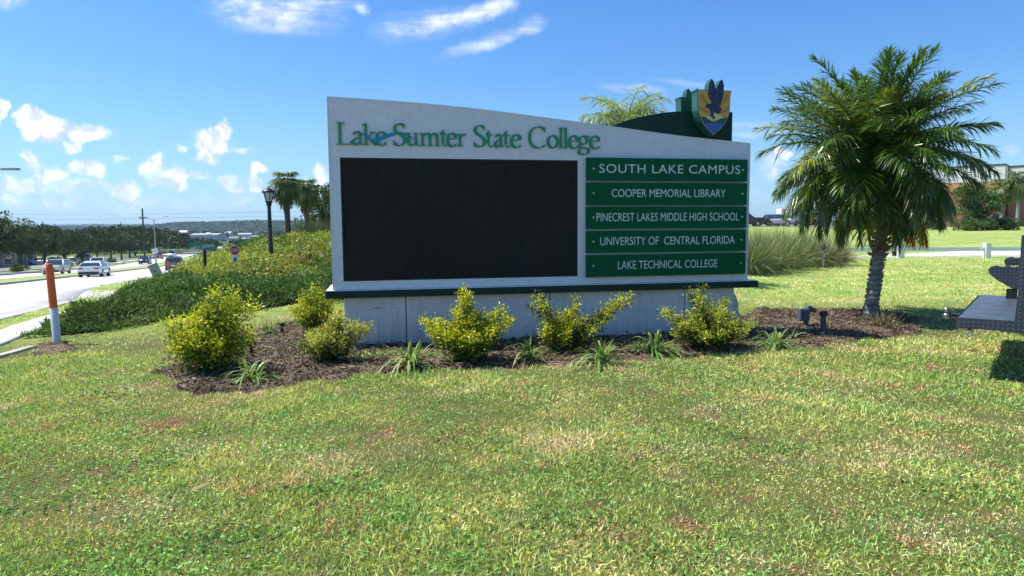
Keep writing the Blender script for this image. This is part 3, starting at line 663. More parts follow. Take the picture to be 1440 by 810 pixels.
def shield(front=True):
    sh = empty('crest_shield', (0, 0, 0)); sh.parent = sign; sh.empty_display_size = .1
    if front: f = lambda u, v, d: (u, d, v)
    else:
        yb = dep(4.85)
        f = lambda u, v, d: (2*4.85-u, yb-d, v)
    o = -.115
    MB().prism(shp(outl), f, .049 if True else 0, o).build('shield_body', SHIELD_SIDE, sh, bevel=.004)
    MB().prism(shp(outl, .995), f, o-.001, o-.006).build('shield_rim', NAVY, sh)
    MB().prism(shp(outl, .965), f, o-.0065, o-.010).build('shield_border', ROSE, sh)
    MB().prism(shp(outl, .905), f, o-.0105, o-.013).build('shield_field', GOLD, sh)
    m = MB(); c0 = (390, 500); inner = shp(outl, .895)
    for a0, a1 in ((18, 34), (50, 62), (76, 86), (98, 108), (120, 132), (148, 164)):
        pr = []
        for a in (a0, a1):
            for Lr in np.linspace(60, 400, 60):
                x = c0[0]+math.cos(R(a))*Lr; y = c0[1]-math.sin(R(a))*Lr
                if x < 226 or x > 548 or y < 262: break
            pr.append((x, y))
        p3 = shp([c0]+pr); m.add([f(u, v, o-.0145) for u, v in p3], [(0, 1, 2)])
    m.build('sun_ray', ORANGE, sh)
    MB().prism(shp([(390+math.cos(R(a))*92, 545-math.sin(R(a))*88) for a in range(0, 181, 12)]), f, o-.0135, o-.016).build('half_sun', PALEY, sh)
    MB().prism(shp([(232, 508), (262, 512), (300, 522), (340, 545), (381, 566), (420, 545), (460, 525), (500, 518), (536, 512), (515, 552), (488, 590), (452, 628), (387, 682), (320, 628), (286, 590), (258, 552)]), f, o-.0165, o-.018).build('shield_hills', HILLG, sh)
    MB().prism(shp([(272, 582), (310, 575), (387, 571), (460, 575), (498, 582), (484, 598), (450, 632), (387, 685), (324, 632), (290, 598)]), f, o-.0185, o-.020).build('shield_lake', LAKEB, sh)
    for wpts in (lw, rwg):
        MB().prism(shp([q for q in wpts]), f, -.02 if True else 0, o-.021).build('bird_wing_block', SHIELD_SIDE, sh, bevel=.003)
        MB().prism(shp(wpts, 1.0), f, o-.0215, o-.026).build('bird_wing', NAVY, sh)
    MB().prism(shp(bodyp), f, o-.0205, o-.025).build('bird_body', NAVY, sh)
    m = MB()
    for wpts, cx_, cy_ in ((lw, 352, 240), (rwg, 420, 300)):
        m.add([f(*shp([q])[0], o-.0267) for q in [(cx_-3, cy_-80), (cx_+1, cy_-80), (cx_-22, cy_+70), (cx_-25, cy_+70)]], [(0, 1, 2, 3)])
    m.build('feather_line', mat('feather_grey_paint', (.10, .12, .2), .4), sh)
    return sh
shield(True); shield(False)

# ------------------------------------------------------------------ planting bed with mulch
BEDPX = [(238, 522), (262, 546), (300, 553), (360, 549), (430, 537), (520, 529), (600, 523), (700, 518), (820, 513), (950, 505), (1060, 497), (1150, 486), (1240, 477), (1296, 463), (1285, 446), (1240, 440), (1150, 437), (1060, 437)]
BED = [tuple(gnd(*p)[:2]) for p in BEDPX]+[(3.4, 10.4), (0, 10.1), (-2.6, 9.6), tuple(gnd(428, 450)[:2]), tuple(gnd(385, 463)[:2]), tuple(gnd(330, 470)[:2]), tuple(gnd(252, 498)[:2])]
def inside(poly, x, y):
    x = np.asarray(x); y = np.asarray(y); r = np.zeros(x.shape, bool); n = len(poly)
    for i in range(n):
        (a, b), (c, d) = poly[i], poly[(i+1) % n]
        cnd = ((b > y) != (d > y)); r ^= cnd & (x < (c-a)*(y-b)/((d-b) if d != b else 1e-9)+a)
    return r
def wob(x, y, s=1.0): return s*(.09*np.sin(x*5.1+2*np.sin(y*3.7))+.06*np.sin(y*11+x*7)), s*(.09*np.sin(y*6.3+1.7*np.sin(x*4.1))+.05*np.sin(x*13-y*5))
def inbed(x, y): a, b = wob(x, y); return inside(BED, x+a, y+b)
def patch(name, poly, cell, dz, m, label, rough=.012, wb=1.0):
    P = np.array(poly); xs = np.arange(P[:, 0].min()-.2, P[:, 0].max()+.2, cell); ys = np.arange(P[:, 1].min()-.2, P[:, 1].max()+.2, cell); X, Y = np.meshgrid(xs, ys)
    a, b = wob(X, Y, wb); I = inside(poly, X+a, Y+b); Z = H(X, Y)+np.where(I, dz+RNG.random(X.shape)*rough, -.03)
    V = np.stack([X, Y, Z], -1).reshape(-1, 3); nx = X.shape[1]; i = (np.arange(X.shape[0]-1)[:, None]*nx+np.arange(nx-1)[None]).ravel()
    Fc = np.stack([i, i+1, i+nx+1, i+nx], -1); If = I.ravel(); Fc = Fc[If[Fc].any(1)]
    me = bpy.data.meshes.new(name); me.from_pydata(V.tolist(), [], Fc.tolist()); me.materials.append(m); me.polygons.foreach_set('use_smooth', np.ones(len(Fc), bool)); me.update()
    return tag(link(name, me), label, kind='structure')
def mulch_extra(t, b, vec):
    n = t.noise(vec, 34, 5, .75); n2 = t.noise(vec, 1.6, 4, .6)
    mp = t.node('ShaderNodeMapping'); t.put(mp.inputs[0], vec); mp.inputs['Rotation'].default_value = (0, 0, .5); mp.inputs['Scale'].default_value = (20, 90, 20); n3 = t.noise(mp.outputs[0], 1.2, 3, .6)
    c = t.ramp(n, [(.3, (.022, .014, .010)), (.5, (.07, .045, .032)), (.68, (.17, .12, .085))])
    c = t.mix(t.math('MULTIPLY', t.maprange(n2, .42, .6), t.maprange(n3, .42, .58, 0, .9)), c, (.36, .28, .17, 1))
    t.put(b.inputs['Base Color'], c); bn = t.node('ShaderNodeBump'); bn.inputs['Distance'].default_value = .03; t.put(bn.inputs['Height'], n); t.l.new(bn.outputs[0], b.inputs['Normal'])
MULCH = mat('bark_mulch', (.05, .03, .02), .9, .15, coord='World', extra=mulch_extra)
patch('mulch_bed', BED, .07, .015, MULCH, 'brown bark mulch bed around the sign and palm', .03)
def chips(name, poly, n, label, wobf=True, colsel=None, dz=.03):
    P = np.array(poly); x = RNG.uniform(P[:, 0].min(), P[:, 0].max(), n*3); y = RNG.uniform(P[:, 1].min(), P[:, 1].max(), n*3); k = inside(poly, *[q+w for q, w in zip((x, y), wob(x, y))]); x, y = x[k][:n], y[k][:n]; n = len(x)
    Pp = np.stack([x, y, H(x, y)+dz+RNG.random(n)*.015], 1); D = unit(n); D[:, 2] = np.abs(D[:, 2])*.25
    r = RNG.random(n); L = np.where(r < .8, RNG.uniform(.025, .07, n), RNG.uniform(.08, .22, n)); W = np.where(r < .8, RNG.uniform(.01, .028, n), .005)
    pal = np.array([(.045, .028, .02), (.09, .06, .04), (.16, .11, .08), (.27, .22, .17), (.40, .32, .20)]); idx = np.where(r < .8, RNG.choice(4, n, p=[.28, .30, .25, .17]), 4)
    if colsel is not None: idx = RNG.choice(5, n, p=colsel)
    return tag(link(name, np_mesh(name, cards(Pp, D, L, W), 4, LEAFD, pal[idx]*RNG.uniform(.7, 1.3, (n, 1)))), label, kind='stuff')
chips('bark_chips', BED, 26000, 'loose bark chips and dead stalks on the planting bed')
MOUND = [tuple(gnd(*p)[:2]) for p in [(56, 492), (72, 485), (92, 486), (104, 493), (90, 500), (66, 503), (54, 499)]]
patch('bare_soil', MOUND, .06, .02, MULCH, 'bare grey soil at the foot of the orange topped post', .05, .4)
chips('dry_thatch', MOUND, 1500, 'dead grass thatch round the orange topped post', colsel=[.05, .1, .15, .35, .35])
a_, b_ = gnd(-30, 514), gnd(52, 489)
m = MB(); dv = Vector((b_.x-a_.x, b_.y-a_.y, 0)).normalized(); nv = Vector((-dv.y, dv.x, 0))
qs = [a_+dv*k*(b_-a_).length/6 for k in range(7)]; vs = []
for q in qs: z = H(q.x, q.y); vs += [(q.x, q.y, z-.1), (q.x, q.y, z+.035), (q.x+nv.x*.13, q.y+nv.y*.13, z+.035), (q.x+nv.x*.13, q.y+nv.y*.13, z-.1)]
m.add(vs, [(4*i+k, 4*i+4+k, 4*i+5+k, 4*i+1+k) for i in range(6) for k in range(3)]+[(0, 1, 2, 3), (24, 25, 26, 27)]); tag(m.build('concrete_edging', KERBM), 'half buried concrete edging strip in the lawn by the orange post', kind='structure')

# ------------------------------------------------------------------ lawn blades
JUN = [rw(-3.9, -27.0), (-7.2, 13.3), (-4.2, 13.6), (-1.2, 14.0), (3, 14.6), (3, 16.6), (-1, 16.2), (-5.2, 15.9), (-8, 18.2), (-12.2, 24), (-15.8, 30.4), rw(-4.4, -9.5), rw(-4.3, -14)]
GOLDP = [(-15.9, 30.2), (-12.0, 23.6), (-7.8, 17.9), (-5.2, 15.7), (-1, 16.0), (5, 16.4), (8, 26), (6, 33), (0, 36), (-7, 35.5), (-12.5, 34.5), rw(-6, -5.2)]
def on_road(x, y):
    w = (x-RO[0])*RN[0]+(y-RO[1])*RN[1]; t = (x-RO[0])*RD[0]+(y-RO[1])*RD[1]; e = edge(t)
    return ((w > e-.38)) | ((w > -3.85) & (w < -2.95) & (t < -14))
SANDP = [tuple(gnd(*p)[:2]) for p in [(258, 697), (275, 688), (300, 680), (322, 675), (327, 678), (305, 686), (285, 693), (264, 700)]]
patch('bare_sand', SANDP, .02, .012, mat('sandy_soil', (.52, .40, .22), .95, .1, var=.3, vscale=14, coord='World', bump=.01, bscale=80), 'thin sandy scrape in the foreground lawn', .008, .12)
def lawn():
    V = []; Cc = []
    def batch(n, y0, y1, Lr, Wr, pw):
        u = RNG.random(n); y = (y0**pw+u*(y1**pw-y0**pw))**(1/pw); x = RNG.uniform(-1, 1, n)*(y*.84+1.6)
        k = ~inbed(x, y) & ~inside(JUN, x, y) & ~on_road(x, y) & (y < 31.8) & ~inside(MOUND, x, y) & ~inside(GOLDP, x, y) & ~inside(SANDP, x, y); x, y = x[k], y[k]; n = len(x)
        sc = 1+.12*np.maximum(y-5, 0)
        P = np.stack([x, y, H(x, y)-.004], 1); D = unit(n); D[:, 2] = np.abs(D[:, 2])*.9+.28
        tuft = np.sin(x*2.1+1.2*np.sin(y*1.9))*np.sin(y*1.7+x*.8)
        L = RNG.uniform(*Lr, n)*(.85+.4*tuft)*np.minimum(sc, 1.9); W = RNG.uniform(*Wr, n)*sc
        V.append(cards(P, D, L, W, bend=.12)); c = RNG.uniform(.6, 1.75, (n, 1))*np.ones((n, 3)); r = RNG.random(n)
        c *= 1.08; c[r < .26] *= [1.9, 1.45, 2.1]; c[r > .93] *= [1.5, .95, 1.0]; c[(r > .86) & (r < .93)] *= [.5, .62, .5]; Cc.append(c)
    batch(400000, 2.3, 9.2, (.022, .058), (.0032, .0074), .5)
    batch(110000, 8.5, 31, (.02, .05), (.004, .008), .8)
    # low broad leaves woven between the blades
    n = 70000; u = RNG.random(n); y = (2.3**.5+u*(8.5**.5-2.3**.5))**2; x = RNG.uniform(-1, 1, n)*(y*.84+1.4); k = ~inbed(x, y) & ~inside(MOUND, x, y) & ~on_road(x, y) & ~inside(SANDP, x, y)
    dn = np.sin(x*1.3+2.1*np.sin(y*.9))*np.sin(y*1.5-x*.7)+.6*np.sin(x*5.1+y*3.3); k &= dn > RNG.normal(size=n)*.5+.25; x, y = x[k], y[k]; n = len(x)
    P = np.stack([x, y, H(x, y)+RNG.uniform(.004, .028, n)], 1); D = unit(n); D[:, 2] = np.abs(D[:, 2])*.45; V.append(cards(P, D, RNG.uniform(.012, .03, n), RNG.uniform(.007, .014, n))); Cc.append(np.array([(.75, 1.1, 1.15)])*RNG.uniform(.6, 1.8, (n, 1)))
    return np.concatenate(V), np.concatenate(Cc)
def lawn_mat():
    m = leaf_mat('lawn_blade_surface', trans=.25, rough=.55, spec=.3); t = NT(m.node_tree); pos = t.node('ShaderNodeNewGeometry').outputs['Position']
    flat = t.vmath('MULTIPLY', pos, (1, 1, 0)); tc = turf_color(t, flat)
    for n in list(t.n):
        if n.type == 'MIX' and n.inputs[6].is_linked and n.inputs[6].links[0].from_node.type == 'ATTRIBUTE': t.l.new(tc, n.inputs[7])
    return m
LV, LC = lawn(); tag(link('lawn_grass', np_mesh('lawn_grass', LV, 4, lawn_mat(), LC)), 'short mown lawn grass with straw patches', kind='stuff')
# weeds and clover patches in the turf
def weeds():
    cs = [gnd(*p) for p in [(270, 615), (205, 662), (860, 662), (795, 728), (820, 742), (1180, 520), (1245, 565), (1115, 640), (560, 745), (655, 622), (330, 755), (150, 560), (930, 780), (690, 772), (1340, 700), (1020, 610), (450, 690), (60, 720), (250, 780)]]
    V = []; Cc = []
    for c in cs:
        n = 90; P = np.stack([RNG.normal(c.x, .16, n), RNG.normal(c.y, .11, n), np.zeros(n)], 1); P[:, 2] = H(P[:, 0], P[:, 1])+RNG.uniform(.01, .04, n)
        D = unit(n); D[:, 2] = np.abs(D[:, 2])*.4; V.append(cards(P, D, RNG.uniform(.02, .045, n), RNG.uniform(.012, .022, n))); Cc.append(np.array([(.16, .27, .06)])*RNG.uniform(.6, 1.5, (n, 1)))
    tag(link('turf_weeds', np_mesh('turf_weeds', np.concatenate(V), 4, LEAF, np.concatenate(Cc))), 'low broad leaved weeds scattered through the lawn', kind='stuff')
weeds()

# ------------------------------------------------------------------ plant builders
def ribbons(P, D, L, W, sag=.3, segs=2, prof=None, side=None):
    """bent blades: returns (n*segs*4,3)"""
    P = np.asarray(P, float); D = np.asarray(D, float); D = D/np.linalg.norm(D, axis=1, keepdims=True); n = len(P)
    L = np.broadcast_to(L, (n,))[:, None]; W = np.broadcast_to(W, (n,))[:, None]; sag = np.broadcast_to(sag, (n,))[:, None]
    if side is None:
        S = np.cross(D, [0, 0, 1.0]); S += RNG.normal(size=(n, 3))*.35; S /= np.linalg.norm(S, axis=1, keepdims=True)+1e-9
    else: S = side/np.linalg.norm(side, axis=1, keepdims=True)
    prof = prof or list(np.interp(np.linspace(0, 1, segs+1), [0, .35, .75, 1], [.55, 1, .75, .08])); A = []
    for k in range(segs+1):
        t = k/segs; c = P+D*L*t+np.array([0, 0, -1.0])*sag*L*t*t; A.append((c-S*W*prof[k]/2, c+S*W*prof[k]/2))
    Q = [np.stack([A[k][0], A[k][1], A[k+1][1], A[k+1][0]], 1) for k in range(segs)]
    return np.stack(Q, 1).reshape(-1, 3)
def shade(base, n, lo=.7, hi=1.3): return np.array(base, float)*RNG.uniform(lo, hi, (n, 1))
def frond_np(L, el, droop, nl, ll, lw_, col, rach=(.16, .19, .06), plume=.35, sag=.35):
    ns = 26; s = np.linspace(0, 1, ns); ang = el-droop*s**1.25; dx = np.cos(ang)*L/ns; dz = np.sin(ang)*L/ns
    X = np.concatenate([[0], np.cumsum(dx)[:-1]]); Z = np.concatenate([[0], np.cumsum(dz)[:-1]]); yb = RNG.normal()*.12; Y = yb*s*s*L
    t = np.linspace(.14, 1.0, nl); px = np.interp(t, s, X); pz_ = np.interp(t, s, Z); py = np.interp(t, s, Y); a = np.interp(t, s, ang)
    V = []; Cc = []
    for sg in (-1, 1):
        fwd = np.stack([np.cos(a), np.zeros(nl), np.sin(a)], 1); upv = np.stack([-np.sin(a), np.zeros(nl), np.cos(a)], 1)
        D = fwd*(.45+.9*t[:, None]**3)+np.array([0, sg, 0])*(1-.55*t[:, None]**4)+upv*(RNG.normal(size=(nl, 1))*plume+.12)+RNG.normal(size=(nl, 3))*.06
        ln = ll*(np.sin(np.pi*(t*.80+.14))**.55)*RNG.uniform(.85, 1.1, nl)
        V.append(ribbons(np.stack([px, py, pz_], 1), D, ln, lw_, sag=sag*RNG.uniform(.5, 1.6, nl), segs=2)); Cc.append(np.repeat(shade(col, nl, .65, 1.35), 2, 0))
    # rachis as two crossed tapering strips
    R_ = []
    for i in range(ns-1):
        w0 = .022*(1-.8*s[i]); w1 = .022*(1-.8*s[i+1])
        for ax in (np.array([0, 1, 0]), np.array([-math.sin(ang[i]), 0, math.cos(ang[i])])):
            a0 = np.array([X[i], Y[i], Z[i]]); a1 = np.array([X[i+1], Y[i+1], Z[i+1]]); R_.append([a0-ax*w0, a0+ax*w0, a1+ax*w1, a1-ax*w1])
    V.append(np.array(R_).reshape(-1, 3)); Cc.append(np.tile(np.array([rach]), (len(R_), 1)))
    return np.concatenate(V), np.concatenate(Cc)
def fan_np(pet, Rf, nseg, col, el, droop=.5):
    """costapalmate leaf heading +X"""
    V = []; Cc = []; s = np.linspace(0, 1, 7); a = el-droop*s; X = np.concatenate([[0], np.cumsum(np.cos(a)*pet/7)[:-1]]); Z = np.concatenate([[0], np.cumsum(np.sin(a)*pet/7)[:-1]])
    q = []
    for i in range(6):
        for ax in (np.array([0, 1, 0]), np.array([0, 0, 1])): q.append([np.array([X[i], 0, Z[i]])-ax*.02, np.array([X[i], 0, Z[i]])+ax*.02, np.array([X[i+1], 0, Z[i+1]])+ax*.015, np.array([X[i+1], 0, Z[i+1]])-ax*.015])
    V.append(np.array(q).reshape(-1, 3)); Cc.append(np.tile([[.14, .17, .05]], (len(q), 1)))
    e = a[-1]; f = np.array([math.cos(e), 0, math.sin(e)]); u = np.array([-math.sin(e), 0, math.cos(e)]); ph = np.linspace(-2.0, 2.0, nseg)
    D = np.cos(ph)[:, None]*f+np.sin(ph)[:, None]*np.array([0, 1, 0])+u*(.25+RNG.normal(size=(nseg, 1))*.08)+RNG.normal(size=(nseg, 3))*.04
    side = -np.sin(ph)[:, None]*f+np.cos(ph)[:, None]*np.array([0, 1, 0])+RNG.normal(size=(nseg, 3))*.2
    ln = Rf*(.72+.28*np.cos(ph*.8))*RNG.uniform(.9, 1.1, nseg); V.append(ribbons(np.tile([[X[-1], 0, Z[-1]]], (nseg, 1)), D, ln, Rf*.11, sag=RNG.uniform(.25, .7, nseg), segs=3, prof=[.25, 1, .75, .05], side=side)); Cc.append(np.repeat(shade(col, nseg, .7, 1.3), 3, 0))
    return np.concatenate(V), np.concatenate(Cc)
BARK = mat('bark', (.13, .10, .075), .9, .15, var=.5, vscale=7, bump=.03, bscale=24)
GREYBARK = mat('grey_oak_bark', (.10, .09, .075), .9, .15, var=.4, vscale=6, bump=.03, bscale=20)
def palmtrunk_extra(t, b, vec):
    s = t.node('ShaderNodeSeparateXYZ'); t.put(s.inputs[0], vec); n = t.noise(vec, 6, 4, .6); rg = t.math('SINE', t.math('ADD', t.math('MULTIPLY', s.outputs[2], 75.0), t.math('MULTIPLY', n, 5.0)))
    c = t.mix(t.maprange(rg, -.6, .7), (.20, .20, .18, 1), (.32, .31, .28, 1)); c = t.mix(t.maprange(n, .5, .7, 0, .6), c, (.33, .33, .29, 1))
    t.put(b.inputs['Base Color'], c); bn = t.node('ShaderNodeBump'); bn.inputs['Distance'].default_value = .007; t.put(bn.inputs['Height'], t.math('ADD', rg, t.math('MULTIPLY', t.noise(vec, 22, 4, .6), 2.0))); t.l.new(bn.outputs[0], b.inputs['Normal'])
PTRUNK = mat('ringed_palm_trunk', (.15, .14, .12), .9, .15, extra=palmtrunk_extra)
def place_part(name, VC, m, parent, loc=(0, 0, 0), rot=(0, 0, 0), kind=None):
    me = VC if isinstance(VC, bpy.types.Mesh) else np_mesh(name, VC[0], 4, m, VC[1]); o = link(name, me, parent, loc, rot)
    if kind: o['kind'] = kind
    return o

# ------------------------------------------------------------------ big feather palm on the right
def big_palm():
    b = gnd(1224, 447); t = empty('feather_palm', b, 0, 'bushy feather palm with ringed leaning trunk in the mulch right of the sign', 'palm tree')
    tip = Vector((.18, .02, 2.3)); P = [Vector((0, 0, -.05)), Vector((.02, 0, .3)), Vector((.06, 0, .7)), Vector((.11, 0, 1.1)), Vector((.15, .01, 1.6)), tip]
    MB().tube(P, [.125, .098, .092, .088, .098, .11], 18).build('trunk', PTRUNK, t)
    # stubby old leaf bases on the trunk
    V = []; Cc = []; n = 620
    z = RNG.uniform(.12, 1.75, n); a = RNG.uniform(0, 6.283, n); cx = np.interp(z, [0, .3, .7, 1.1, 1.6, 2.15], [0, .02, .06, .11, .15, .18]); r = np.interp(z, [0, .3, 2], [.115, .09, .092])
    P_ = np.stack([cx+np.cos(a)*r, np.sin(a)*r, z], 1); D = np.stack([np.cos(a)*.75, np.sin(a)*.75, np.full(n, .65)], 1)
    k = z > 1.0; V = cards(P_, D, np.where(k, RNG.uniform(.05, .12, n), RNG.uniform(.02, .045, n)), np.where(k, .06, .04)); cc = np.where(k[:, None], shade((.30, .24, .15), n), shade((.26, .25, .22), n))
    place_part('leaf_base_stubs', (V, cc), LEAFD, t, kind='stuff')
    green = (.08, .155, .022); lite = (.34, .37, .06); grey = (.15, .21, .09)
    PL = leaf_mat('palm_leaflet_surface', rough=.30, spec=.6, trans=.28)
    N_ = 118
    for i in range(N_):
        u = (i+.5)/N_; az = i*2.39996+RNG.normal()*.12
        el = R(82-86*u**1.0)+RNG.normal()*.09
        L = 1.66+.75*min(u, .45)+RNG.normal()*.16 if u < .55 else 1.85-.35*(u-.55)/.45+RNG.normal()*.1
        droop = R(30+40*u if u < .4 else 46+100*(u-.4))*(.8+.35*RNG.random()); col = green if RNG.random() < .72 else (lite if RNG.random() < .45 else grey)
        if u < .3 and RNG.random() < .4: L *= .8
        vc = frond_np(L*.97, el, droop, 92, .37-.05*u, .022, col, plume=.52-.2*u, sag=.12+.4*u)
        base = tip+Vector((math.cos(az)*.06-.24, math.sin(az)*.06, -.36*u+.36))
        o = place_part('frond', vc, PL, t, base, (0, 0, az))
        if col is lite: o['label'] = 'yellow green young frond'
    for i in range(18):
        az = -1.57+(i-8.5)*.33+RNG.normal()*.1; vc = frond_np(1.05+.3*RNG.random(), R(0-34*RNG.random()), R(62), 74, .27, .022, green if i % 3 else lite, plume=.3, sag=.45); place_part('frond', vc, PL, t, tip+Vector((math.cos(az)*.08-.12, math.sin(az)*.08, -.05)), (0, 0, az))
    for i, az in enumerate((-1.3, -1.75, -.95, .3, 2.6, -1.5, -1.1)):    # hanging dead fronds
        vc = frond_np(1.05, R(-38), R(50), 50, .2, .022, (.52, .22, .035), rach=(.55, .28, .07), plume=.2, sag=.8)
        o = place_part('dead_frond', vc, LEAFD, t, tip+Vector((math.cos(az)*.09, math.sin(az)*.09, -.22)), (0, 0, az)); o['label'] = 'orange brown hanging dead frond'
    # fruit stalks: brown sprays in the heart of the crown
    for az in (-2.2, -1.2, -.3, 2.0, 3.6):
        n = 260; d = Vector((math.cos(az), math.sin(az), 0)); c = np.array(tip)+np.array(d)*.42+[0, 0, -.12]
        P_ = c+RNG.normal(size=(n, 3))*[.17, .17, .20]; vc = (cards(P_, unit(n)*[1, 1, .6]-[0, 0, .7], RNG.uniform(.05, .14, n), .018), shade((.12, .085, .035), n, .4, 1.6))
        place_part('fruit_cluster', vc, LEAFD, t, kind='stuff')
    return t
big_palm()

def feather_palm(label, loc, h, seed, Lf=2.2, N_=26, cols=((.17, .22, .10), (.24, .28, .13)), trunk=.13, cat='palm tree', name='feather_palm'):
    global RNG
    t = empty(name, loc, 0, label, cat); MB().tube([(0, 0, -.2), (.03, 0, h*.4), (.0, 0, h)], [trunk*1.15, trunk, trunk*.85], 12).build('trunk', PTRUNK, t)
    for i in range(N_):
        u = (i+.5)/N_; az = i*2.39996; el = R(80-80*u); vc = frond_np(Lf*(.9+.2*RNG.random()), el, R(70+50*u), 44, .5, .028, cols[i % 2], plume=.45, sag=.5)
        place_part('frond', vc, LEAFG, t, (0, 0, h+.1-.2*u), (0, 0, az))
    return t
p = at(893, 168, 17.5); feather_palm('pale feathery palm top showing over the sign behind the dark green fin', on(p.x-.2, 17.5), p.z-H(p.x, 17.5)-.35, 1, Lf=1.4, N_=32, cols=((.24, .32, .11), (.34, .40, .17)))
p = gnd(1189, 346); feather_palm('tall feather palm with grey trunk standing behind the rail fence', p, 4.3, 2, Lf=2.0, N_=18, cols=((.06, .12, .03), (.10, .15, .04)), trunk=.15)

FANS = []
def fan_variants():
    for k in range(5):
        vc = fan_np(.75+.1*k, .85, 22, (.115, .17, .05) if k % 2 else (.16, .21, .07), R(55-22*k), R(35+16*k)); FANS.append(np_mesh('fan_leaf', vc[0], 4, LEAF, vc[1]))
    vc = fan_np(.6, .7, 16, (.33, .24, .13), R(-45), R(45)); FANS.append(np_mesh('dead_fan_leaf', vc[0], 4, LEAFD, vc[1]))
fan_variants()
BOOT = mat('palm_boot_fibre', (.20, .14, .09), .95, .1, var=.5, vscale=9, bump=.04, bscale=18)
def sabal(label, loc, h, r=.16, sc=1.0, N_=34, rz=0.0, boots=True):
    t = empty('cabbage_palm', loc, rz, label, 'palm tree')
    MB().tube([(0, 0, -.3), (.02, 0, h*.5), (0, 0, h*.62), (0, 0, h*.72), (0, 0, h)], [r*1.05, r*.9, r*.95, r*1.5 if boots else r, r*1.15], 14).build('trunk', BOOT if boots else PTRUNK, t)
    if boots:
        n = 150; z = RNG.uniform(h*.6, h*1.0, n); a = RNG.uniform(0, 6.28, n); P_ = np.stack([np.cos(a)*r*1.2, np.sin(a)*r*1.2, z], 1); D = np.stack([np.cos(a), np.sin(a), np.full(n, 1.0)], 1)
        place_part('leaf_boots', (cards(P_, D, RNG.uniform(.12, .25, n), .09), shade((.24, .17, .11), n)), LEAFD, t, kind='stuff')
    for i in range(N_):
        u = (i+.5)/N_; k = min(4, int(u*5)); o = link('fan_leaf', FANS[k], t, (0, 0, h+.1-.25*u), (RNG.normal()*.1, RNG.normal()*.08, i*2.39996)); o.scale = (sc,)*3
    for i in range(7): o = link('dead_fan_leaf', FANS[5], t, (0, 0, h-.15), (0, 0, i*.9+RNG.random())); o.scale = (sc*.9,)*3
    return t
p = at(405, 341, 33); sabal('left of the two cabbage palms behind the lamp post, thick booted trunk', Vector((p.x, 33, H(p.x, 33))), 3.35, .15, .62, 44)
p = at(432, 325, 36); sabal('right of the two cabbage palms behind the lamp post, crown slightly lower', Vector((p.x, 36, H(p.x, 36))), 3.45, .15, .62, 44, 1.2)
p = at(1408, 310, 74); p = on(p.x, 74); sabal('cabbage palm with pale trunk before the brick wall, nearer the leafy tree', p, 4.6, .19, 1.15, 30, .4, False)
p = at(1431, 310, 72); p = on(p.x, 72); sabal('cabbage palm with pale trunk before the brick wall at the frame edge', p, 5.2, .19, 1.15, 30, 2.1, False)

# ------------------------------------------------------------------ shrubs in the bed
def shrub(label, px, py, rx, h, nst, nl, lean=(0, 0), green=(.075, .15, .028), tipc=(.66, .66, .05), spikes=(), group=None, ls=.037, dens=.07):
    b = gnd(px, py); t = empty('gold_shrub', b, 0, label, 'shrub'); t['group'] = 'yellow green shrubs in the sign bed'
    mb = MB(); P_ = []; D_ = []; T_ = []
    ends = []
    for i in range(nst):
        az = i*2.39996+RNG.normal()*.2; u = math.sqrt((i+.5)/nst); el = math.acos(min(u, .98)*.93); Rr = RNG.uniform(.5, 1.08)
        ends.append((math.cos(az)*rx*u*Rr+lean[0]*h*.3, math.sin(az)*rx*.8*u*Rr, max(.12, h*(1-u*u*.5)*(.35+.65*Rr)*.9)))
    for q in range(2): ends += [(a+RNG.normal()*.035, RNG.normal()*.07, c*(1-.10*q)) for a, c in spikes]
    for (ex, ey, ez) in ends:
        m1 = Vector((ex*.35, ey*.35, ez*.55)); e = Vector((ex, ey, ez)); pts = [Vector((ex*.06, ey*.06, 0)), m1, e]; mb.tube(pts, [.009, .006, .002], 5)
        k = int(nl*1.25)//len(ends); s = RNG.random(k)**.6; s = .22+.78*s; A = np.array([[p_.x, p_.y, p_.z] for p_ in pts])
        Q = ((1-s)**2)[:, None]*A[0]+(2*s*(1-s))[:, None]*A[1]+(s**2)[:, None]*A[2]; off = RNG.normal(size=(k, 3))*dens*(1.15-.75*s[:, None]); Q = Q+off; Q[:, 2] = np.maximum(Q[:, 2], .02)
        axis = (A[2]-A[1])/np.linalg.norm(A[2]-A[1]); D = unit(k)+axis*.5+off*6+[0, 0, .25]; P_.append(Q); D_.append(D); T_.append(s-RNG.choice([0, 0, .05, .12, .28]))
    P_ = np.concatenate(P_); D_ = np.concatenate(D_); s = np.concatenate(T_); n = len(P_)
    f = np.clip((s-.50)*2.3+RNG.normal(size=n)*.28, 0, 1)[:, None]; c = (np.array(green)*(1-f)+np.array(tipc)*f)*RNG.uniform(.7, 1.3, (n, 1)); o_ = RNG.random(n) < .025; c[o_] = [.45, .20, .05]
    mb.build('branches', BARK, t); place_part('foliage', (cards(P_, D_, RNG.uniform(ls*.5, ls*1.45, n), RNG.uniform(ls*.32, ls*.62, n), bend=.1), c), LEAFG, t)
    return t
shrub('largest yellow green shrub, at the left end of the sign bed', 296, 524, 0.54, 0.75, 59, 14875, spikes=((.10, .86), (.2, .95), (.46, .76), (.0, .84), (-.40, .55), (.32, .8)), dens=.095)
shrub('tall yellow green shrub touching the left end of the green ledge', 447, 472, 0.36, 0.71, 33, 7350, spikes=((-.18, .64), (.0, .70), (-.3, .42)), dens=.08)
shrub('shrub with cream flecked leaves below the left end of the green ledge', 463, 514, 0.36, 0.57, 36, 8050, spikes=((.32, .50), (.42, .44), (.1, .62)), green=(.07, .12, .04), tipc=(.58, .56, .12))
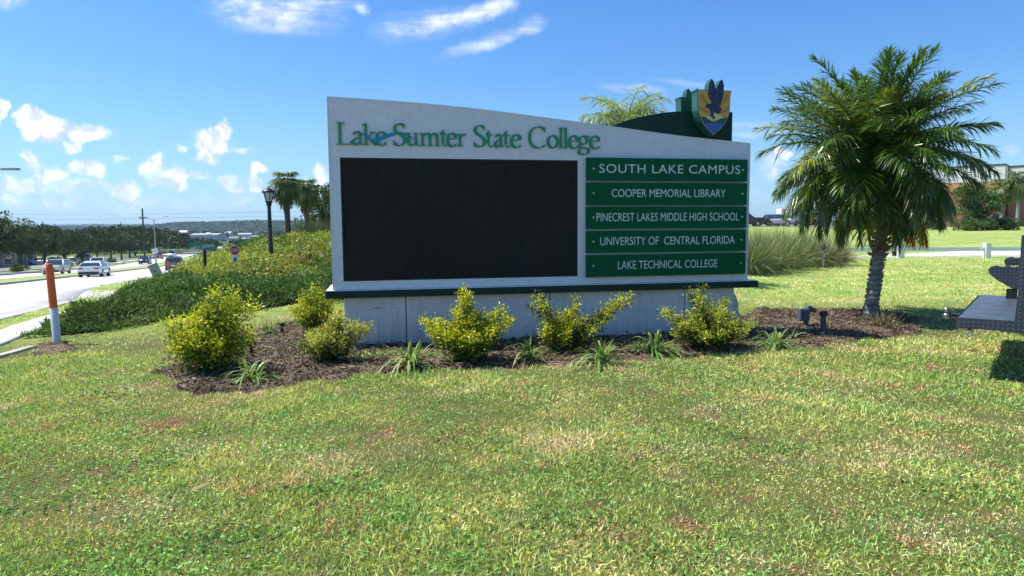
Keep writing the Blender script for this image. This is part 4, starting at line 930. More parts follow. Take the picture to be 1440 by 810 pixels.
shrub('rounded bright yellow shrub with one top sprig in front of the display', 657, 511, 0.44, 0.73, 49, 10850, spikes=((.0, .84), (.02, .78), (-.46, .50), (.42, .62), (.45, .5)))
shrub('open forked shrub below the boundary of display and name panels', 796, 499, 0.37, 0.57, 31, 7000, lean=(-.2, 0), green=(.035, .075, .02), spikes=((-.42, .66), (-.3, .72), (.55, .52), (.66, .64), (.74, .69), (.1, .62)))
shrub('wide spreading yellow shrub below the lowest name panel', 996, 493, 0.55, 0.59, 52, 10850, green=(.05, .09, .025), tipc=(.60, .62, .11), spikes=((-.1, .74), (-.18, .70), (-.55, .5), (.5, .36), (.22, .62)))

STRAP = []
for k in range(8):
    L = .24+.03*k; el = R(78-7*k); vc = ribbons(np.array([[0, 0, 0]]), np.array([[math.cos(el), 0, math.sin(el)]]), L, .0125, sag=.35+.12*k, segs=6, prof=[.8, 1, 1, .9, .7, .45, .05], side=np.array([[0, 1., 0]])); me = np_mesh('leaf', vc, 4, LEAF, np.repeat(np.array([[.17, .28, .07]])*(.8+.06*k), 6, 0)); STRAP.append(me)
STRAPY = []
for me in STRAP:
    q = me.copy(); STRAPY.append(q); a = q.color_attributes['Col']; v = np.empty(len(a.data)*4, np.float32); a.data.foreach_get('color', v); v = v.reshape(-1, 4); v[:, :3] = [.36, .40, .17]; a.data.foreach_set('color', v.ravel())
def strap_plant(label, px, py, sc, n=34, pale=.25):
    n = int(n*1.5)
    t = empty('strap_leaf_plant', gnd(px, py)+Vector((0, 0, .01)), RNG.random()*6, label, 'plant', 'strap leaved plants along the bed')
    for i in range(n):
        k = RNG.integers(0, 8); o = link('leaf', (STRAPY if RNG.random() < pale else STRAP)[k], t, (RNG.normal()*.03, RNG.normal()*.03, 0), (RNG.normal()*.12, RNG.normal()*.12, i*2.39996+RNG.normal()*.3)); o.scale = (sc*RNG.uniform(.85, 1.25)*1.5,)*3
strap_plant('pale green strap plant in front of the largest shrub', 356, 540, 1.05, 40, .3)
strap_plant('strap plant half hidden behind the right side of the largest shrub', 376, 474, .9, 24, .3)
strap_plant('strap plant under the first plinth joint, left of the bright yellow shrub', 578, 519, 1.2, 46, .35)
strap_plant('drooping strap plant between bright yellow shrub and forked shrub', 742, 510, 1.05, 30, .5)
strap_plant('strap plant right in front of the forked shrub', 845, 511, 1.1, 38, .2)
strap_plant('strap plant just left of the wide spreading shrub', 921, 500, 1.25, 36, .3)
strap_plant('strap plant right of the wide spreading shrub', 1092, 491, 1.15, 38, .15)
strap_plant('small young strap plant beside the grey utility box', 1112, 478, .7, 16, .6)
def lowweed(label, px, py, r, n):
    b = gnd(px, py); q = RNG.normal(size=(n, 2))*[r, r*.5]; P_ = np.stack([b.x+q[:, 0], b.y+q[:, 1], np.zeros(n)], 1); P_[:, 2] = H(P_[:, 0], P_[:, 1])+RNG.uniform(.02, .08, n)
    me = np_mesh('ground_cover', cards(P_, unit(n)+[0, 0, .3], RNG.uniform(.03, .055, n), .022), 4, LEAF, shade((.26, .32, .13), n)); tag(link('ground_cover', me), label, kind='stuff')
lowweed('pale leafy ground cover at the foot of the plinth left end', 522, 508, .20, 420)
lowweed('small green weeds at the front edge of the mulch', 905, 492, .16, 160)
lowweed('green weeds at the foot of the post', 108, 478, .22, 260)

# ------------------------------------------------------------------ bed fittings
def stake(name, label, cat, px, py, hpx, r, m, parts):
    b = gnd(px, py); sc = (Vector((b.x, b.y, 0)).length)/F_PX; t = empty(name, b, 0, label, cat); parts(t, hpx*sc); return t
def p1(t, h):
    MB().lathe([(.024, -.05), (.024, h*.82)], 12).build('tube', BLACKM, t); MB().lathe([(.033, h*.78), (.035, h*.82), (.035, h), (.028, h+.004)], 12).build('cap', BLACKM, t)
stake('spray_riser', 'small black capped stub behind the largest shrub', 'sprinkler', 397, 471, 16, .03, BLACKM, p1)
def p2(t, h):
    MB().lathe([(.018, -.05), (.018, h*.6)], 10).build('stake', BLACKM, t)
    mm = Matrix.Translation((0, 0, h*.78)) @ Matrix.Rotation(R(-35), 4, 'Y'); m = MB(); m.tube([mm @ Vector((0, 0, -.06)), mm @ Vector((0, 0, .03)), mm @ Vector((0, 0, .075))], [.04, .055, .066], 14); m.build('lamp_body', BLACKM, t, bevel=.002)
    m = MB(); m.tube([mm @ Vector((0, 0, .0755)), mm @ Vector((0, 0, .078))], .058, 14); m.build('lens', CARGLASS, t)
stake('spot_light', 'black garden spotlight in the mulch beside the largest shrub', 'light', 354, 505, 26, .03, BLACKM, p2)
def p3(t, h):
    UB = mat('blue_grey_plastic', (.075, .10, .12), .5, var=.2)
    MB().lathe([(.035, -.05), (.035, h*.55)], 10).build('stem', UB, t)
    MB().box(-.11, .03, -.06, .06, h*.32, h*.86).build('box_body', UB, t, bevel=.012); MB().box(-.105, .025, -.068, -.058, h*.36, h*.82).build('box_cover', UB, t, bevel=.006)
    mm = Matrix.Translation((.07, 0, h*.84)) @ Matrix.Rotation(R(28), 4, 'Y'); MB().box(-.07, .07, -.05, .05, -.03, .03, mm).build('lamp_head', UB, t, bevel=.01); MB().tube([(.03, 0, h*.6), (.07, 0, h*.78)], .014, 8).build('bracket', UB, t)
stake('flood_light', 'blue grey floodlight box on a stem in the mulch beside the palm', 'light', 1133, 462, 30, .03, BLACKM, p3)
def p4(t, h):
    MB().lathe([(.026, -.05), (.026, h*.22)], 12).build('riser', mat('cream_pvc', (.5, .48, .4), .5), t); MB().lathe([(.036, h*.2), (.036, h*.84)], 14).build('sleeve', mat('dark_grey_pipe', (.05, .055, .06), .5), t); MB().lathe([(.05, h*.82), (.052, h*.86), (.052, h*.97), (.042, h)], 14).build('cap', BLACKM, t, bevel=.002)
stake('capped_pipe', 'upright dark pipe with flat cap and cream foot in the mulch', 'pipe', 1157, 474, 33, .03, BLACKM, p4)
def pole_black(label, px, py, hpx):
    b = gnd(px, py); t = empty('short_post', b, 0, label, 'post'); h = hpx*b.y/F_PX; MB().box(-.09, .09, -.09, .09, -.1, h*.86).build('shaft', BLACKM, t, bevel=.01); MB().box(-.12, .12, -.12, .12, h*.86, h).build('cap', BLACKM, t, bevel=.02)
pole_black('short square black post behind the white rail fence', 1258, 361, 15)
b = gnd(1157, 377); t = empty('vent_pipe', b, 0, 'grey pipe with black top in front of the ornamental grasses', 'pipe'); h = 33*b.y/F_PX
MB().lathe([(.045, -.1), (.045, h*.78)], 12).build('pipe', GALV, t); MB().lathe([(.06, h*.76), (.075, h*.8), (.075, h), (.04, h*1.03)], 12).build('cap', BLACKM, t)
# orange topped utility marker posts
def marker(label, px, py, h, lean, r):
    b = gnd(px, py); t = empty('marker_post', b, 0, label, 'post'); t.rotation_euler = (R(lean[0]), R(lean[1]), 0); t['group'] = 'orange and white marker posts'
    MB().lathe([(r*1.08, -.1), (r*1.05, h*.46), (r*1.0, h*.462)], 18).build('lower_tube', mat('pale_grey_plastic', (.60, .64, .66), .45, var=.12, vscale=3), t)
    MB().lathe([(r*1.02, h*.462), (r*1.02, h*.94), (r*.85, h*.985), (r*.5, h)], 18).build('orange_sleeve', mat('orange_plastic', (.82, .13, .01), .4, var=.2, vscale=5), t)
    m = MB(); 
    for a in range(5): m.box(-r*.35, r*.35, -r*1.045, -r*1.02, h*(.60+.055*a), h*(.60+.055*a)+.012)
    o = m.build('faded_print', mat('faded_red_print', (.30, .05, .02), .6), t); o['kind'] = 'stuff'
marker('orange topped white marker post standing in bare soil at the lawn edge', 81, 486, 1.29, (0, -2.2), .054)
marker('small far marker post beside the leaning grey green box', 238, 391, 1.2, (0, -2), .06)
b = gnd(224, 391); t = empty('utility_pedestal', b, R(20), 'leaning grey green telecom pedestal on the island', 'utility box'); t.rotation_euler = (R(-6), R(-24), R(15))
PG = mat('pedestal_green', (.22, .29, .24), .5, var=.15); MB().box(-.30, .30, -.2, .2, -.15, .95).build('cabinet_body', PG, t, bevel=.03); MB().box(-.33, .33, -.23, .23, .951, 1.05).build('lid', PG, t, bevel=.03); MB().box(-.05, .05, -.212, -.202, .45, .6).build('latch', BLACKM, t)

# ------------------------------------------------------------------ planted mound: junipers and gold shrubs
def bump2(x, y): return .5+.5*np.sin(x*1.9+1.6*np.sin(y*1.3))*np.sin(y*1.6+1.4*np.sin(x*1.1))
def edge_dist(poly, x, y):
    d = np.full(np.shape(x), 1e9); n = len(poly)
    for i in range(n):
        a = np.array(poly[i]); b = np.array(poly[(i+1) % n]); ab = b-a; t = np.clip(((x-a[0])*ab[0]+(y-a[1])*ab[1])/(ab@ab), 0, 1); d = np.minimum(d, np.hypot(x-a[0]-t*ab[0], y-a[1]-t*ab[1]))
    return d
def bed_mass(name, poly, hfun, n, L, W, cols, label, up_=.5, mat_=LEAFD, core=(.02, .03, .012)):
    h0 = hfun; hfun = lambda x, y: h0(x, y)*(.25+.75*sst(0, .7, edge_dist(poly, x, y)))
    P = np.array(poly); x = RNG.uniform(P[:, 0].min()-.3, P[:, 0].max()+.3, n*4); y = RNG.uniform(P[:, 1].min()-.3, P[:, 1].max()+.3, n*4); k = inside(poly, x+.25*np.sin(y*2.7), y+.25*np.sin(x*3.1)); x, y = x[k][:n], y[k][:n]; n = len(x)
    hh = hfun(x, y); dist = np.sqrt(x*x+y*y); f = RNG.random(n)**.45; z = H(x, y)+hh*f
    D = unit(n)*.75+[0, 0, up_]; D[:, :2] += np.stack([np.cos(x*2.3+y*1.7), np.sin(x*1.9-y*2.1)], 1)*.5; c = np.array(cols)[RNG.integers(0, len(cols), n)]
    pt = np.sin(x*.55+1.2*np.sin(y*.4))*np.sin(y*.5+x*.2); pid = (np.floor(x*.9+np.sin(y*1.3))+np.floor(y*.7+np.sin(x*1.1))*7).astype(int) % len(cols); c = .5*c+.5*np.array(cols)[pid]; c = c*(1+.22*pt[:, None])*RNG.uniform(.6, 1.4, (n, 1))
    me = np_mesh(name, cards(np.stack([x, y, z], 1), D, RNG.uniform(L*.6, L*1.4, n), W, bend=.06), 4, mat_, c); o = tag(link(name, me), label, kind='stuff')
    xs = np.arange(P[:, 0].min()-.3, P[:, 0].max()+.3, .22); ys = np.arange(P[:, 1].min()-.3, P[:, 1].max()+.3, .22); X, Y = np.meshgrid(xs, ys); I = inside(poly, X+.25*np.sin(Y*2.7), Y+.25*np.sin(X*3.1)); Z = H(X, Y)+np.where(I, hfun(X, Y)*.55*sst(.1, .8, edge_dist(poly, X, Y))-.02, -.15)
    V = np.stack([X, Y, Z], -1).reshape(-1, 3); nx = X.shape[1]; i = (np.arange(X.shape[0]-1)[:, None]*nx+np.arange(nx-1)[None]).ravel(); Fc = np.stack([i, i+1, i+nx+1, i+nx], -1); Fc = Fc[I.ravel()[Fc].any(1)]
    m2 = bpy.data.meshes.new(name+'_twigs'); m2.from_pydata(V.tolist(), [], Fc.tolist()); m2.materials.append(mat('inner_twigs', (.03, .035, .015), .95, .05, var=.4, vscale=6, coord='World')); tag(link(name+'_twigs', m2), 'dark filler sheet coloured as the shaded inside of the planting', kind='stuff')  # added dark sheet hides the ground, its colour standing in for inner shade
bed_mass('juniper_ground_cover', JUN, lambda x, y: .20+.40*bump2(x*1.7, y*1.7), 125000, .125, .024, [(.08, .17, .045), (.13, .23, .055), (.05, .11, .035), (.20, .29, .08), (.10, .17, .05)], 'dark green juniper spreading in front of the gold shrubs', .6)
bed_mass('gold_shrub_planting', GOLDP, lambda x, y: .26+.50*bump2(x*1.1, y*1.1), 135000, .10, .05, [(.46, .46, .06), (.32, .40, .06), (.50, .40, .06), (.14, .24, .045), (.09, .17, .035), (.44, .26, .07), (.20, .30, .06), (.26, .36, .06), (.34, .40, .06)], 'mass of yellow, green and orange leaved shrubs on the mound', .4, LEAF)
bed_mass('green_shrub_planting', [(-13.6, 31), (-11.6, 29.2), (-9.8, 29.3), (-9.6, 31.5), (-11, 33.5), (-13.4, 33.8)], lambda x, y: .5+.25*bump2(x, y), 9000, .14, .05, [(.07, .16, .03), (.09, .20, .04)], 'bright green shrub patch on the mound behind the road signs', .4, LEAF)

# ornamental grasses
def grass_clump(label, x, y, r, h, n, cols, group='tall ornamental grasses behind the sign', name='ornamental_grass'):
    t = on(x, y); a = RNG.uniform(0, 6.28, n); q = np.abs(RNG.normal(size=n))*.9; P_ = np.stack([np.cos(a)*q*.12, np.sin(a)*q*.12, np.zeros(n)], 1); el = np.clip(np.pi/2-q*.45, .12, 1.5); D = np.stack([np.cos(a)*np.cos(el), np.sin(a)*np.cos(el), np.sin(el)], 1)+RNG.normal(size=(n, 3))*.14
    V = ribbons(P_, D, h*RNG.uniform(.55, 1.3, n)*(1+r*.25), .011, sag=RNG.uniform(.05, 1.0, n)*(.4+q*.4), segs=4); c = np.array(cols)[RNG.integers(0, len(cols), n)]*RNG.uniform(.4, 1.7, (n, 1))
    o = link(name, np_mesh(name, V, 4, LEAFD, np.repeat(c, 4, 0)), None, t); tag(o, label, 'ornamental grass', group); return o
gc = [(.20, .27, .10), (.26, .29, .13), (.14, .20, .07), (.32, .29, .17)]
pos = [(1056, 388, 'clump of tall grass touching the right edge of the sign'), (1078, 386, 'second clump of tall grass from the sign, brownish'), (1098, 382, 'tall grass clump third from the sign'), (1120, 380, 'tall grass clump left of the grey pipe'), (1142, 377, 'tall grass clump directly behind the grey pipe'), (1166, 376, 'tall grass clump just right of the grey pipe'), (1186, 374, 'rightmost tall grass clump, strawy and leaning right')]
for i, (px, py, lb) in enumerate(pos):
    g = gnd(px, py); grass_clump(lb, g.x, g.y+.4, .9, 1.12 if i < 5 else .95, 1500, gc if i < 5 else [(.33, .28, .19), (.22, .22, .12), (.16, .18, .08)])
for i, (px, dy, lb) in enumerate([(1068, 3.0, 'back row tall grass clump nearest the sign'), (1096, 3.0, 'back row tall grass clump in the middle'), (1128, 3.2, 'back row tall grass clump nearest the pipe')]):
    g = gnd(px, 380); grass_clump(lb, g.x*(g.y+dy)/g.y, g.y+dy, .9, 1.25, 1200, gc)
for px, Y, lb in ((424, 33.5, 'dark fine grass clump between the two cabbage palms'), (443, 34.0, 'dark fine grass clump right of the cabbage palms'), (460, 34.0, 'dark fine grass clump touching the sign left edge')):
    p = at(px, 330, Y); grass_clump(lb, p.x, Y, .9, 1.25, 1100, [(.10, .14, .05), (.15, .18, .07), (.19, .20, .10)], 'fine grasses by the cabbage palms')
for px, py, lb in ((1262, 455, 'dead brown grass tuft in the mulch right of the palm trunk'), (1240, 462, 'dry straw tuft in front of the palm trunk')):
    g = gnd(px, py); grass_clump(lb, g.x, g.y, .3, .22, 420, [(.22, .17, .10), (.35, .28, .16), (.12, .10, .06)], 'dry tufts by the palm', 'dry_grass_tuft')

# ------------------------------------------------------------------ street furniture
def lamp_post():
    p = at(381, 357, 24); z0 = H(p.x, 24); t = empty('street_lamp', (p.x, 24, z0), 0, 'dark lantern style lamp post on the planted mound left of the sign', 'street lamp'); zt = at(377, 262, 24).z-z0
    PB = mat('weathered_bronze_paint', (.035, .04, .038), .55, var=.3, vscale=5); hp = zt-.52
    MB().tube([(0, 0, -.2), (0, 0, .25), (0, 0, .3), (0, 0, hp-.16)], [.11, .105, .085, .062], 14).build('post', PB, t)
    MB().lathe([(.062, hp-.18), (.10, hp-.14), (.085, hp-.09), (.12, hp-.04), (.13, hp)], 14).build('collar', BLACKM, t)
    fr = mat('frosted_lamp_glass', (.55, .58, .56), .3); n = 6
    for i in range(n):
        a0, a1 = 2*math.pi*i/n, 2*math.pi*(i+1)/n; r0, r1 = .105, .185; z0_, z1_ = hp+.01, hp+.30
        c = [(math.cos(a)*r*.95, math.sin(a)*r*.95, z) for a, r, z in ((a0, r0, z0_), (a1, r0, z0_), (a1, r1, z1_), (a0, r1, z1_))]
        MB().add(c, [(0, 1, 2, 3)]).build('glass_pane', fr, t)
        MB().tube([(math.cos(a0)*r0, math.sin(a0)*r0, z0_), (math.cos(a0)*r1, math.sin(a0)*r1, z1_)], .012, 6).build('lantern_rib', BLACKM, t)
    MB().lathe([(.235, hp+.295), (.235, hp+.32), (.20, hp+.37), (.13, hp+.42), (.10, hp+.43), (.07, hp+.46), (.02, hp+.48)], 18).build('lamp_roof', BLACKM, t)
    MB().lathe([(.012, hp+.47), (.028, hp+.495), (.008, hp+.53)], 10).build('finial', BLACKM, t)
    zz = at(365, 296.7, 24).z-z0; MB().tube([(-.72, .0, zz), (0, 0, zz)], .011, 6).build('banner_arm', GALV, t)
lamp_post()
STOPRED = mat('stop_sign_red', (.42, .012, .022), .4); SIGNWHITE = mat('sign_white', (.72, .74, .74), .4); SIGNGREEN = mat('street_sign_green', (.0, .16, .12), .4)
def stop_sign():
    Y = 21.6; p = at(330, 352, Y); z0 = H(p.x, Y); zc = at(329.5, 352, Y).z-z0; t = empty('stop_sign', (p.x, Y, z0), 0, 'red octagonal stop sign with white arrow panel below', 'traffic sign'); K = Y/44
    MB().box(-.02, .02, .02, .05, -.2, zc+.14).build('pole', GALV, t)
    oc = lambda r: [(r*K*math.cos(R(22.5+45*k)), zc+r*K*math.sin(R(22.5+45*k))) for k in range(8)]
    MB().prism(oc(.335), FX, .0, .012).build('white_border', SIGNWHITE, t); MB().prism(oc(.31), FX, -.004, -.001).build('red_face', STOPRED, t)
    lettering('STOP', .44*K, .21*K, SIGNWHITE, t, (0, -.0065, zc), (R(90), 0, 0), .0)
    pl = MB().prism([(-.22*K, zc-.36*K), (.17*K, zc-.33*K), (.30*K, zc-1.12*K), (-.02*K, zc-1.16*K)], FX, -.03, -.02).build('arrow_panel', SIGNWHITE, t)
    MB().prism([(-.07*K, zc-.72*K), (-.02*K, zc-.76*K), (.07*K, zc-.62*K), (.13*K, zc-.66*K), (.10*K, zc-.45*K), (-.07*K, zc-.50*K), (-.02*K, zc-.55*K)], FX, -.036, -.032).build('black_arrow', BLACKM, pl)
stop_sign()
K = 1.0
def street_sign():
    Y = 24; a = at(268, 344.5, Y); b = at(305.5, 349.5, Y); c = at(287.5, 350, Y); z0 = H(c.x, Y); t = empty('street_name_sign', (c.x, Y, z0), R(-3), 'green street name sign on a black post', 'street sign')
    zc = (a.z+b.z)/2-z0; w = (b-a).length; tilt = math.atan2(b.z-a.z, b.x-a.x); cx_ = (a.x+b.x)/2-c.x
    MB().lathe([(.055, -.3), (.055*K, zc-.1*K), (.07*K, zc-.08*K), (.05*K, zc-.02*K)], 12).build('post', BLACKM, t)
    mm = Matrix.Translation((cx_, -.09, zc)) @ Matrix.Rotation(-tilt, 4, 'Y'); bl = MB().box(-w/2, w/2, -.012, .012, -.105, .105, mm).build('name_blade', SIGNGREEN, t)
    lettering('HART N. CARTER RD', w*.9, .115, SIGNWHITE, bl, (cx_, -.106, zc), (R(90), tilt, 0))
street_sign()
def speed_sign():
    Y = 62; p = at(218, 353, Y); z0 = H(p.x, Y); t = empty('speed_limit_sign', (p.x, Y, z0), 0, 'tilted white road sign seen beside the twin arm street light', 'traffic sign'); zc = p.z-z0
    MB().box(-.03, .03, .0, .04, -.2, zc+.3).build('pole', GALV, t); mm = Matrix.Translation((0, -.02, zc)) @ Matrix.Rotation(R(-12), 4, 'Y'); MB().box(-.27, .27, -.01, .01, -.22, .22, mm).build('sign_plate', SIGNWHITE, t)
    MB().box(-.2, .2, -.014, -.011, -.02, .02, mm).build('dark_band', BLACKM, t)
speed_sign()
def street_light(label, loc, h, arms, rise=.5, top_r=.06):
    t = empty('street_light', loc, 0, label, 'street light'); MB().lathe([(.12, -.3), (.10, h*.4), (top_r, h)], 10).build('pole', GALV, t)
    for ax, ay in arms:
        m = MB(); m.tube([(0, 0, h-.25), (ax*.35, ay*.35, h+rise*.45), (ax*.75, ay*.75, h+rise*.9), (ax, ay, h+rise)], .035, 7); m.build('arm', GALV, t)
        d = Vector((ax, ay, 0)).normalized(); L = .62; mm = Matrix.Translation((ax+d.x*L/2, ay+d.y*L/2, h+rise)) @ Matrix.Rotation(math.atan2(ay, ax), 4, 'Z')
        MB().box(-L/2, L/2, -.12, .12, -.035, .05, mm).build('lamp_head', mat('lamp_head_grey', (.25, .26, .26), .5), t, bevel=.03)
    return t
p = at(220, 376, 112); z = H(p.x, 112); top_ = at(220.5, 309, 112).z; street_light('twin arm street light in the road median', (p.x, 112, z), top_-z, [(-1.55, -.3), (1.55, .3)], .55)
e_ = at(22, 240, 26); b_ = rw(-2.3, -16); zb = H(*b_); hp = at(0, 243.5, 26).z-zb
bx = e_.x-3.1; z = H(bx, 26.0); t_ = street_light('single arm street light reaching in from beyond the frame', (bx, 26, z), e_.z-z-.35, [(2.6, 0)], .4)
p = at(457, 262, 62); z = H(p.x, 62); t_ = empty('car_park_light', (p.x, 62, z), 0, 'slim car park light beside the oak at the sign edge', 'street light'); hh = p.z-z
MB().lathe([(.09, -.2), (.06, hh)], 8).build('pole', GALV, t_); MB().box(-.1, .5, -.12, .12, hh-.02, hh+.08).build('lamp_head', DKMET, t_, bevel=.02)
p = at(200, 293, 150); z = H(p.x, 150); t_ = empty('utility_pole', (p.x, 150, z), 0, 'dark wooden utility pole rising behind the oaks', 'utility pole'); MB().lathe([(.22, -.5), (.16, p.z-z)], 8).build('pole', GREYBARK, t_); MB().box(-.9, .9, -.06, .06, p.z-z-2.2, p.z-z-2.0).build('cross_arm', GREYBARK, t_)
for px, py, lb in ((60, 311, 'far thin pole above the leftmost oaks'), (170, 312, 'far thin pole left of the utility pole')):
    p = at(px, py, 260); z = H(p.x, 260); t_ = empty('utility_pole', (p.x, 260, z), 0, lb, 'utility pole'); MB().lathe([(.2, -.5), (.15, p.z-z)], 6).build('pole', GREYBARK, t_)
for yy, lb in ((297, 'upper overhead power line'), (303.5, 'lower overhead power line')):
    a = at(-300, yy+1, 150); b = at(520, yy-1, 150); t_ = MB().tube([a, (a+b)/2-Vector((0, 0, .8)), b], .018, 5).build('power_line', DKMET); tag(t_, lb+' crossing the sky above the oaks', 'cable', 'overhead power lines')

# ------------------------------------------------------------------ rail fence on the right
FW = mat('white_vinyl_fence', (.82, .83, .80), .45, var=.1, vscale=2)
def rail_fence():
    Y = 31.6; x0 = at(1146, 350, Y).x; pitch = at(1388, 350, Y).x-at(1267, 350, Y).x; xa = at(1267, 350, Y).x; t = empty('rail_fence', (xa, Y, H(xa, Y)), 0, 'low white single rail fence with square capped posts', 'fence'); zt = 0
    xs = [xa+pitch*k for k in range(-1, 7)]; zb = H(xa, Y)
    for i, x in enumerate(xs):
        z = H(x, Y)-zb; po = MB().box(x-xa-.12, x-xa+.12, -.12, .12, z-.2, z+.66).build('post', FW, t, bevel=.008)
        MB().box(x-xa-.14, x-xa+.14, -.14, .14, z+.661, z+.70).build('post_cap', FW, po, bevel=.015)
        if i: 
            px_ = xs[i-1]; zz = H(px_, Y)-zb; m = MB(); a = Vector((px_-xa+.121, .02, zz+.42)); b = Vector((x-xa-.121, .02, z+.42))
            m.add([(q.x, q.y+dy, q.z+dz) for q in (a, b) for dy, dz in ((-.035, -.09), (.035, -.09), (.035, .09), (-.035, .09))], [(0, 1, 5, 4), (1, 2, 6, 5), (2, 3, 7, 6), (3, 0, 4, 7), (0, 3, 2, 1), (4, 5, 6, 7)]); m.build('rail', FW, t, bevel=.004)
            for sx, q in ((1, a), (-1, b)): MB().prism([(q.x, q.z-.02), (q.x+sx*.22, q.z+.0), (q.x, q.z+.12)], FX, -.030, -.052).build('rail_bracket', FW, t)
rail_fence()

# ------------------------------------------------------------------ diamond plate truck rear at the right edge
def plate_extra(t, b, vec):
    mp = t.node('ShaderNodeMapping'); t.put(mp.inputs[0], vec); mp.inputs['Scale'].default_value = (26, 26, 26)
    s = t.node('ShaderNodeSeparateXYZ'); t.put(s.inputs[0], mp.outputs[0]); u = t.math('ADD', s.outputs[0], s.outputs[1]); v = s.outputs[2]
    def lug(a, b_, off):
        x = t.math('SUBTRACT', t.math('FRACT', t.math('ADD', a, off)), .5); y = t.math('SUBTRACT', t.math('FRACT', t.math('ADD', b_, off)), .5)
        p = t.math('ADD', x, y); q = t.math('SUBTRACT', x, y); return p, q
    p, q = lug(u, t.math('ADD', v, t.math('MULTIPLY', s.outputs[1], .9)), 0); h1 = t.maprange(t.math('ADD', t.math('POWER', t.math('ABSOLUTE', t.math('MULTIPLY', p, 1.6)), 2), t.math('POWER', t.math('ABSOLUTE', t.math('MULTIPLY', q, 5.5)), 2)), .3, .75, 1, 0)
    n = t.noise(vec, 9, 4, .6); t.put(b.inputs['Base Color'], t.mix(h1, t.mix(n, (.035, .045, .065, 1), (.06, .07, .09, 1)), (.10, .12, .15, 1)))
    bn = t.node('ShaderNodeBump'); bn.inputs['Distance'].default_value = .006; t.put(bn.inputs['Height'], h1); t.l.new(bn.outputs[0], b.inputs['Normal'])
PLATE = mat('black_diamond_plate', (.04, .05, .06), .38, .6, metal=.35, extra=plate_extra)
TREAD = mat('worn_tread_plate', (.16, .19, .22), .33, .5, metal=.5, var=.35, vscale=5, bump=.004, bscale=55)
def truck_rear():
    A = Vector((4.35, 6.56, 0)); ang = math.atan2(-.62, .78); t = empty('flatbed_rear', A, ang, 'dark diamond plate truck rear with step and hitch at the frame edge', 'truck')
    # local x: away to the right (e2), local y: along the end (e1)
    MB().box(0, .60, 0, 2.76, .515, .592).build('step_frame', PLATE, t, bevel=.004)
    MB().box(-.004, .60, -.006, -.002, .502, .603).build('side_plate', PLATE, t)
    MB().box(.012, .452, .012, 2.75, .593, .602).build('tread_plate', TREAD, t)
    MB().box(-.006, -.002, 0, 2.76, .502, .603).build('end_plate', PLATE, t)
    MB().prism([(.46, .50), (.80, .50), (.80, 1.44), (.50, 1.44), (.50, 1.43), (.455, .603)], lambda u, v, d: (u, d, v), -.008, .05).build('side_column', PLATE, t, bevel=.004)
    MB().box(.47, .50, .05, 2.7, .603, 1.40).build('headboard', PLATE, t)
    def gus(y, pts, nm): MB().prism(pts, lambda u, v, d: (u, d, v), y-.05, y+.05).build(nm, PLATE, t, bevel=.006)
    wavy = lambda x0, x1, z, n: [(x0+(x1-x0)*k/(n*2), z+(.018 if k % 2 else 0)) for k in range(n*2+1)]
    gus(2.4, [(.10, .955)]+wavy(.12, .465, .985, 3)+[(.465, .72), (.36, .72), (.20, .82), (.11, .90)], 'grip_step'); MB().box(.29, .40, 2.36, 2.44, .602, .72).build('step_bracket', BLACKM, t)
    gus(2.68, [(.24, 1.05)]+wavy(.26, .47, 1.085, 2)+[(.47, 1.0), (.26, .99)], 'grip_step')
    MB().box(.5, 5.2, .25, 2.5, .52, .74).build('chassis', BLACKM, t); MB().box(.8, 5.4, -.02, 2.78, .76, 1.0).build('flat_deck', PLATE, t, bevel=.01)
    for x in (2.2, 3.4):
        for y in (-.02, 2.5):
            w = MB().tube([(x, y, .38), (x, y+.26, .38)], [.38, .38], 24).build('wheel', RUBBER, t, bevel=.03); MB().tube([(x, y-.008, .38), (x, y+.01, .38)], .2, 18).build('rim', CHROME, w)
    for y in (.38, 2.38): MB().box(4.9, 5.0, y-.05, y+.05, -.02, .52).build('prop_leg', BLACKM, t)
    MB().tube([(.3, 1.7, .44), (-.22, 1.7, .44)], .026, 10).build('hitch_bar', DKMET, t)
    BALL = mat('polished_steel', (.55, .55, .57), .22, metal=1.0)
    hb = MB(); 
    MB().lathe([(.01, .385), (.034, .395), (.044, .42), (.034, .446), (.012, .456)], 14, (-.25, 1.7, 0)).build('hitch_ball', BALL, t); MB().lathe([(.010, .458), (.03, .468), (.04, .492), (.03, .516), (.01, .526)], 14, (-.25, 1.7, 0)).build('hitch_ball', BALL, t)
    MB().lathe([(.01, .415), (.026, .425), (.03, .44), (.022, .458), (.01, .462)], 12, (-.06, 1.7, 0)).build('hitch_pin', BALL, t)
    ring = [(.11+.028*math.cos(a), -.0, .462+.034*math.sin(a)) for a in np.linspace(0, 6.283, 15)]; MB().tube(ring, .006, 6, cap=False).build('shackle_ring', BALL, t); MB().box(.09, .13, -.01, .01, .485, .514).build('shackle_lug', DKMET, t)
truck_rear()

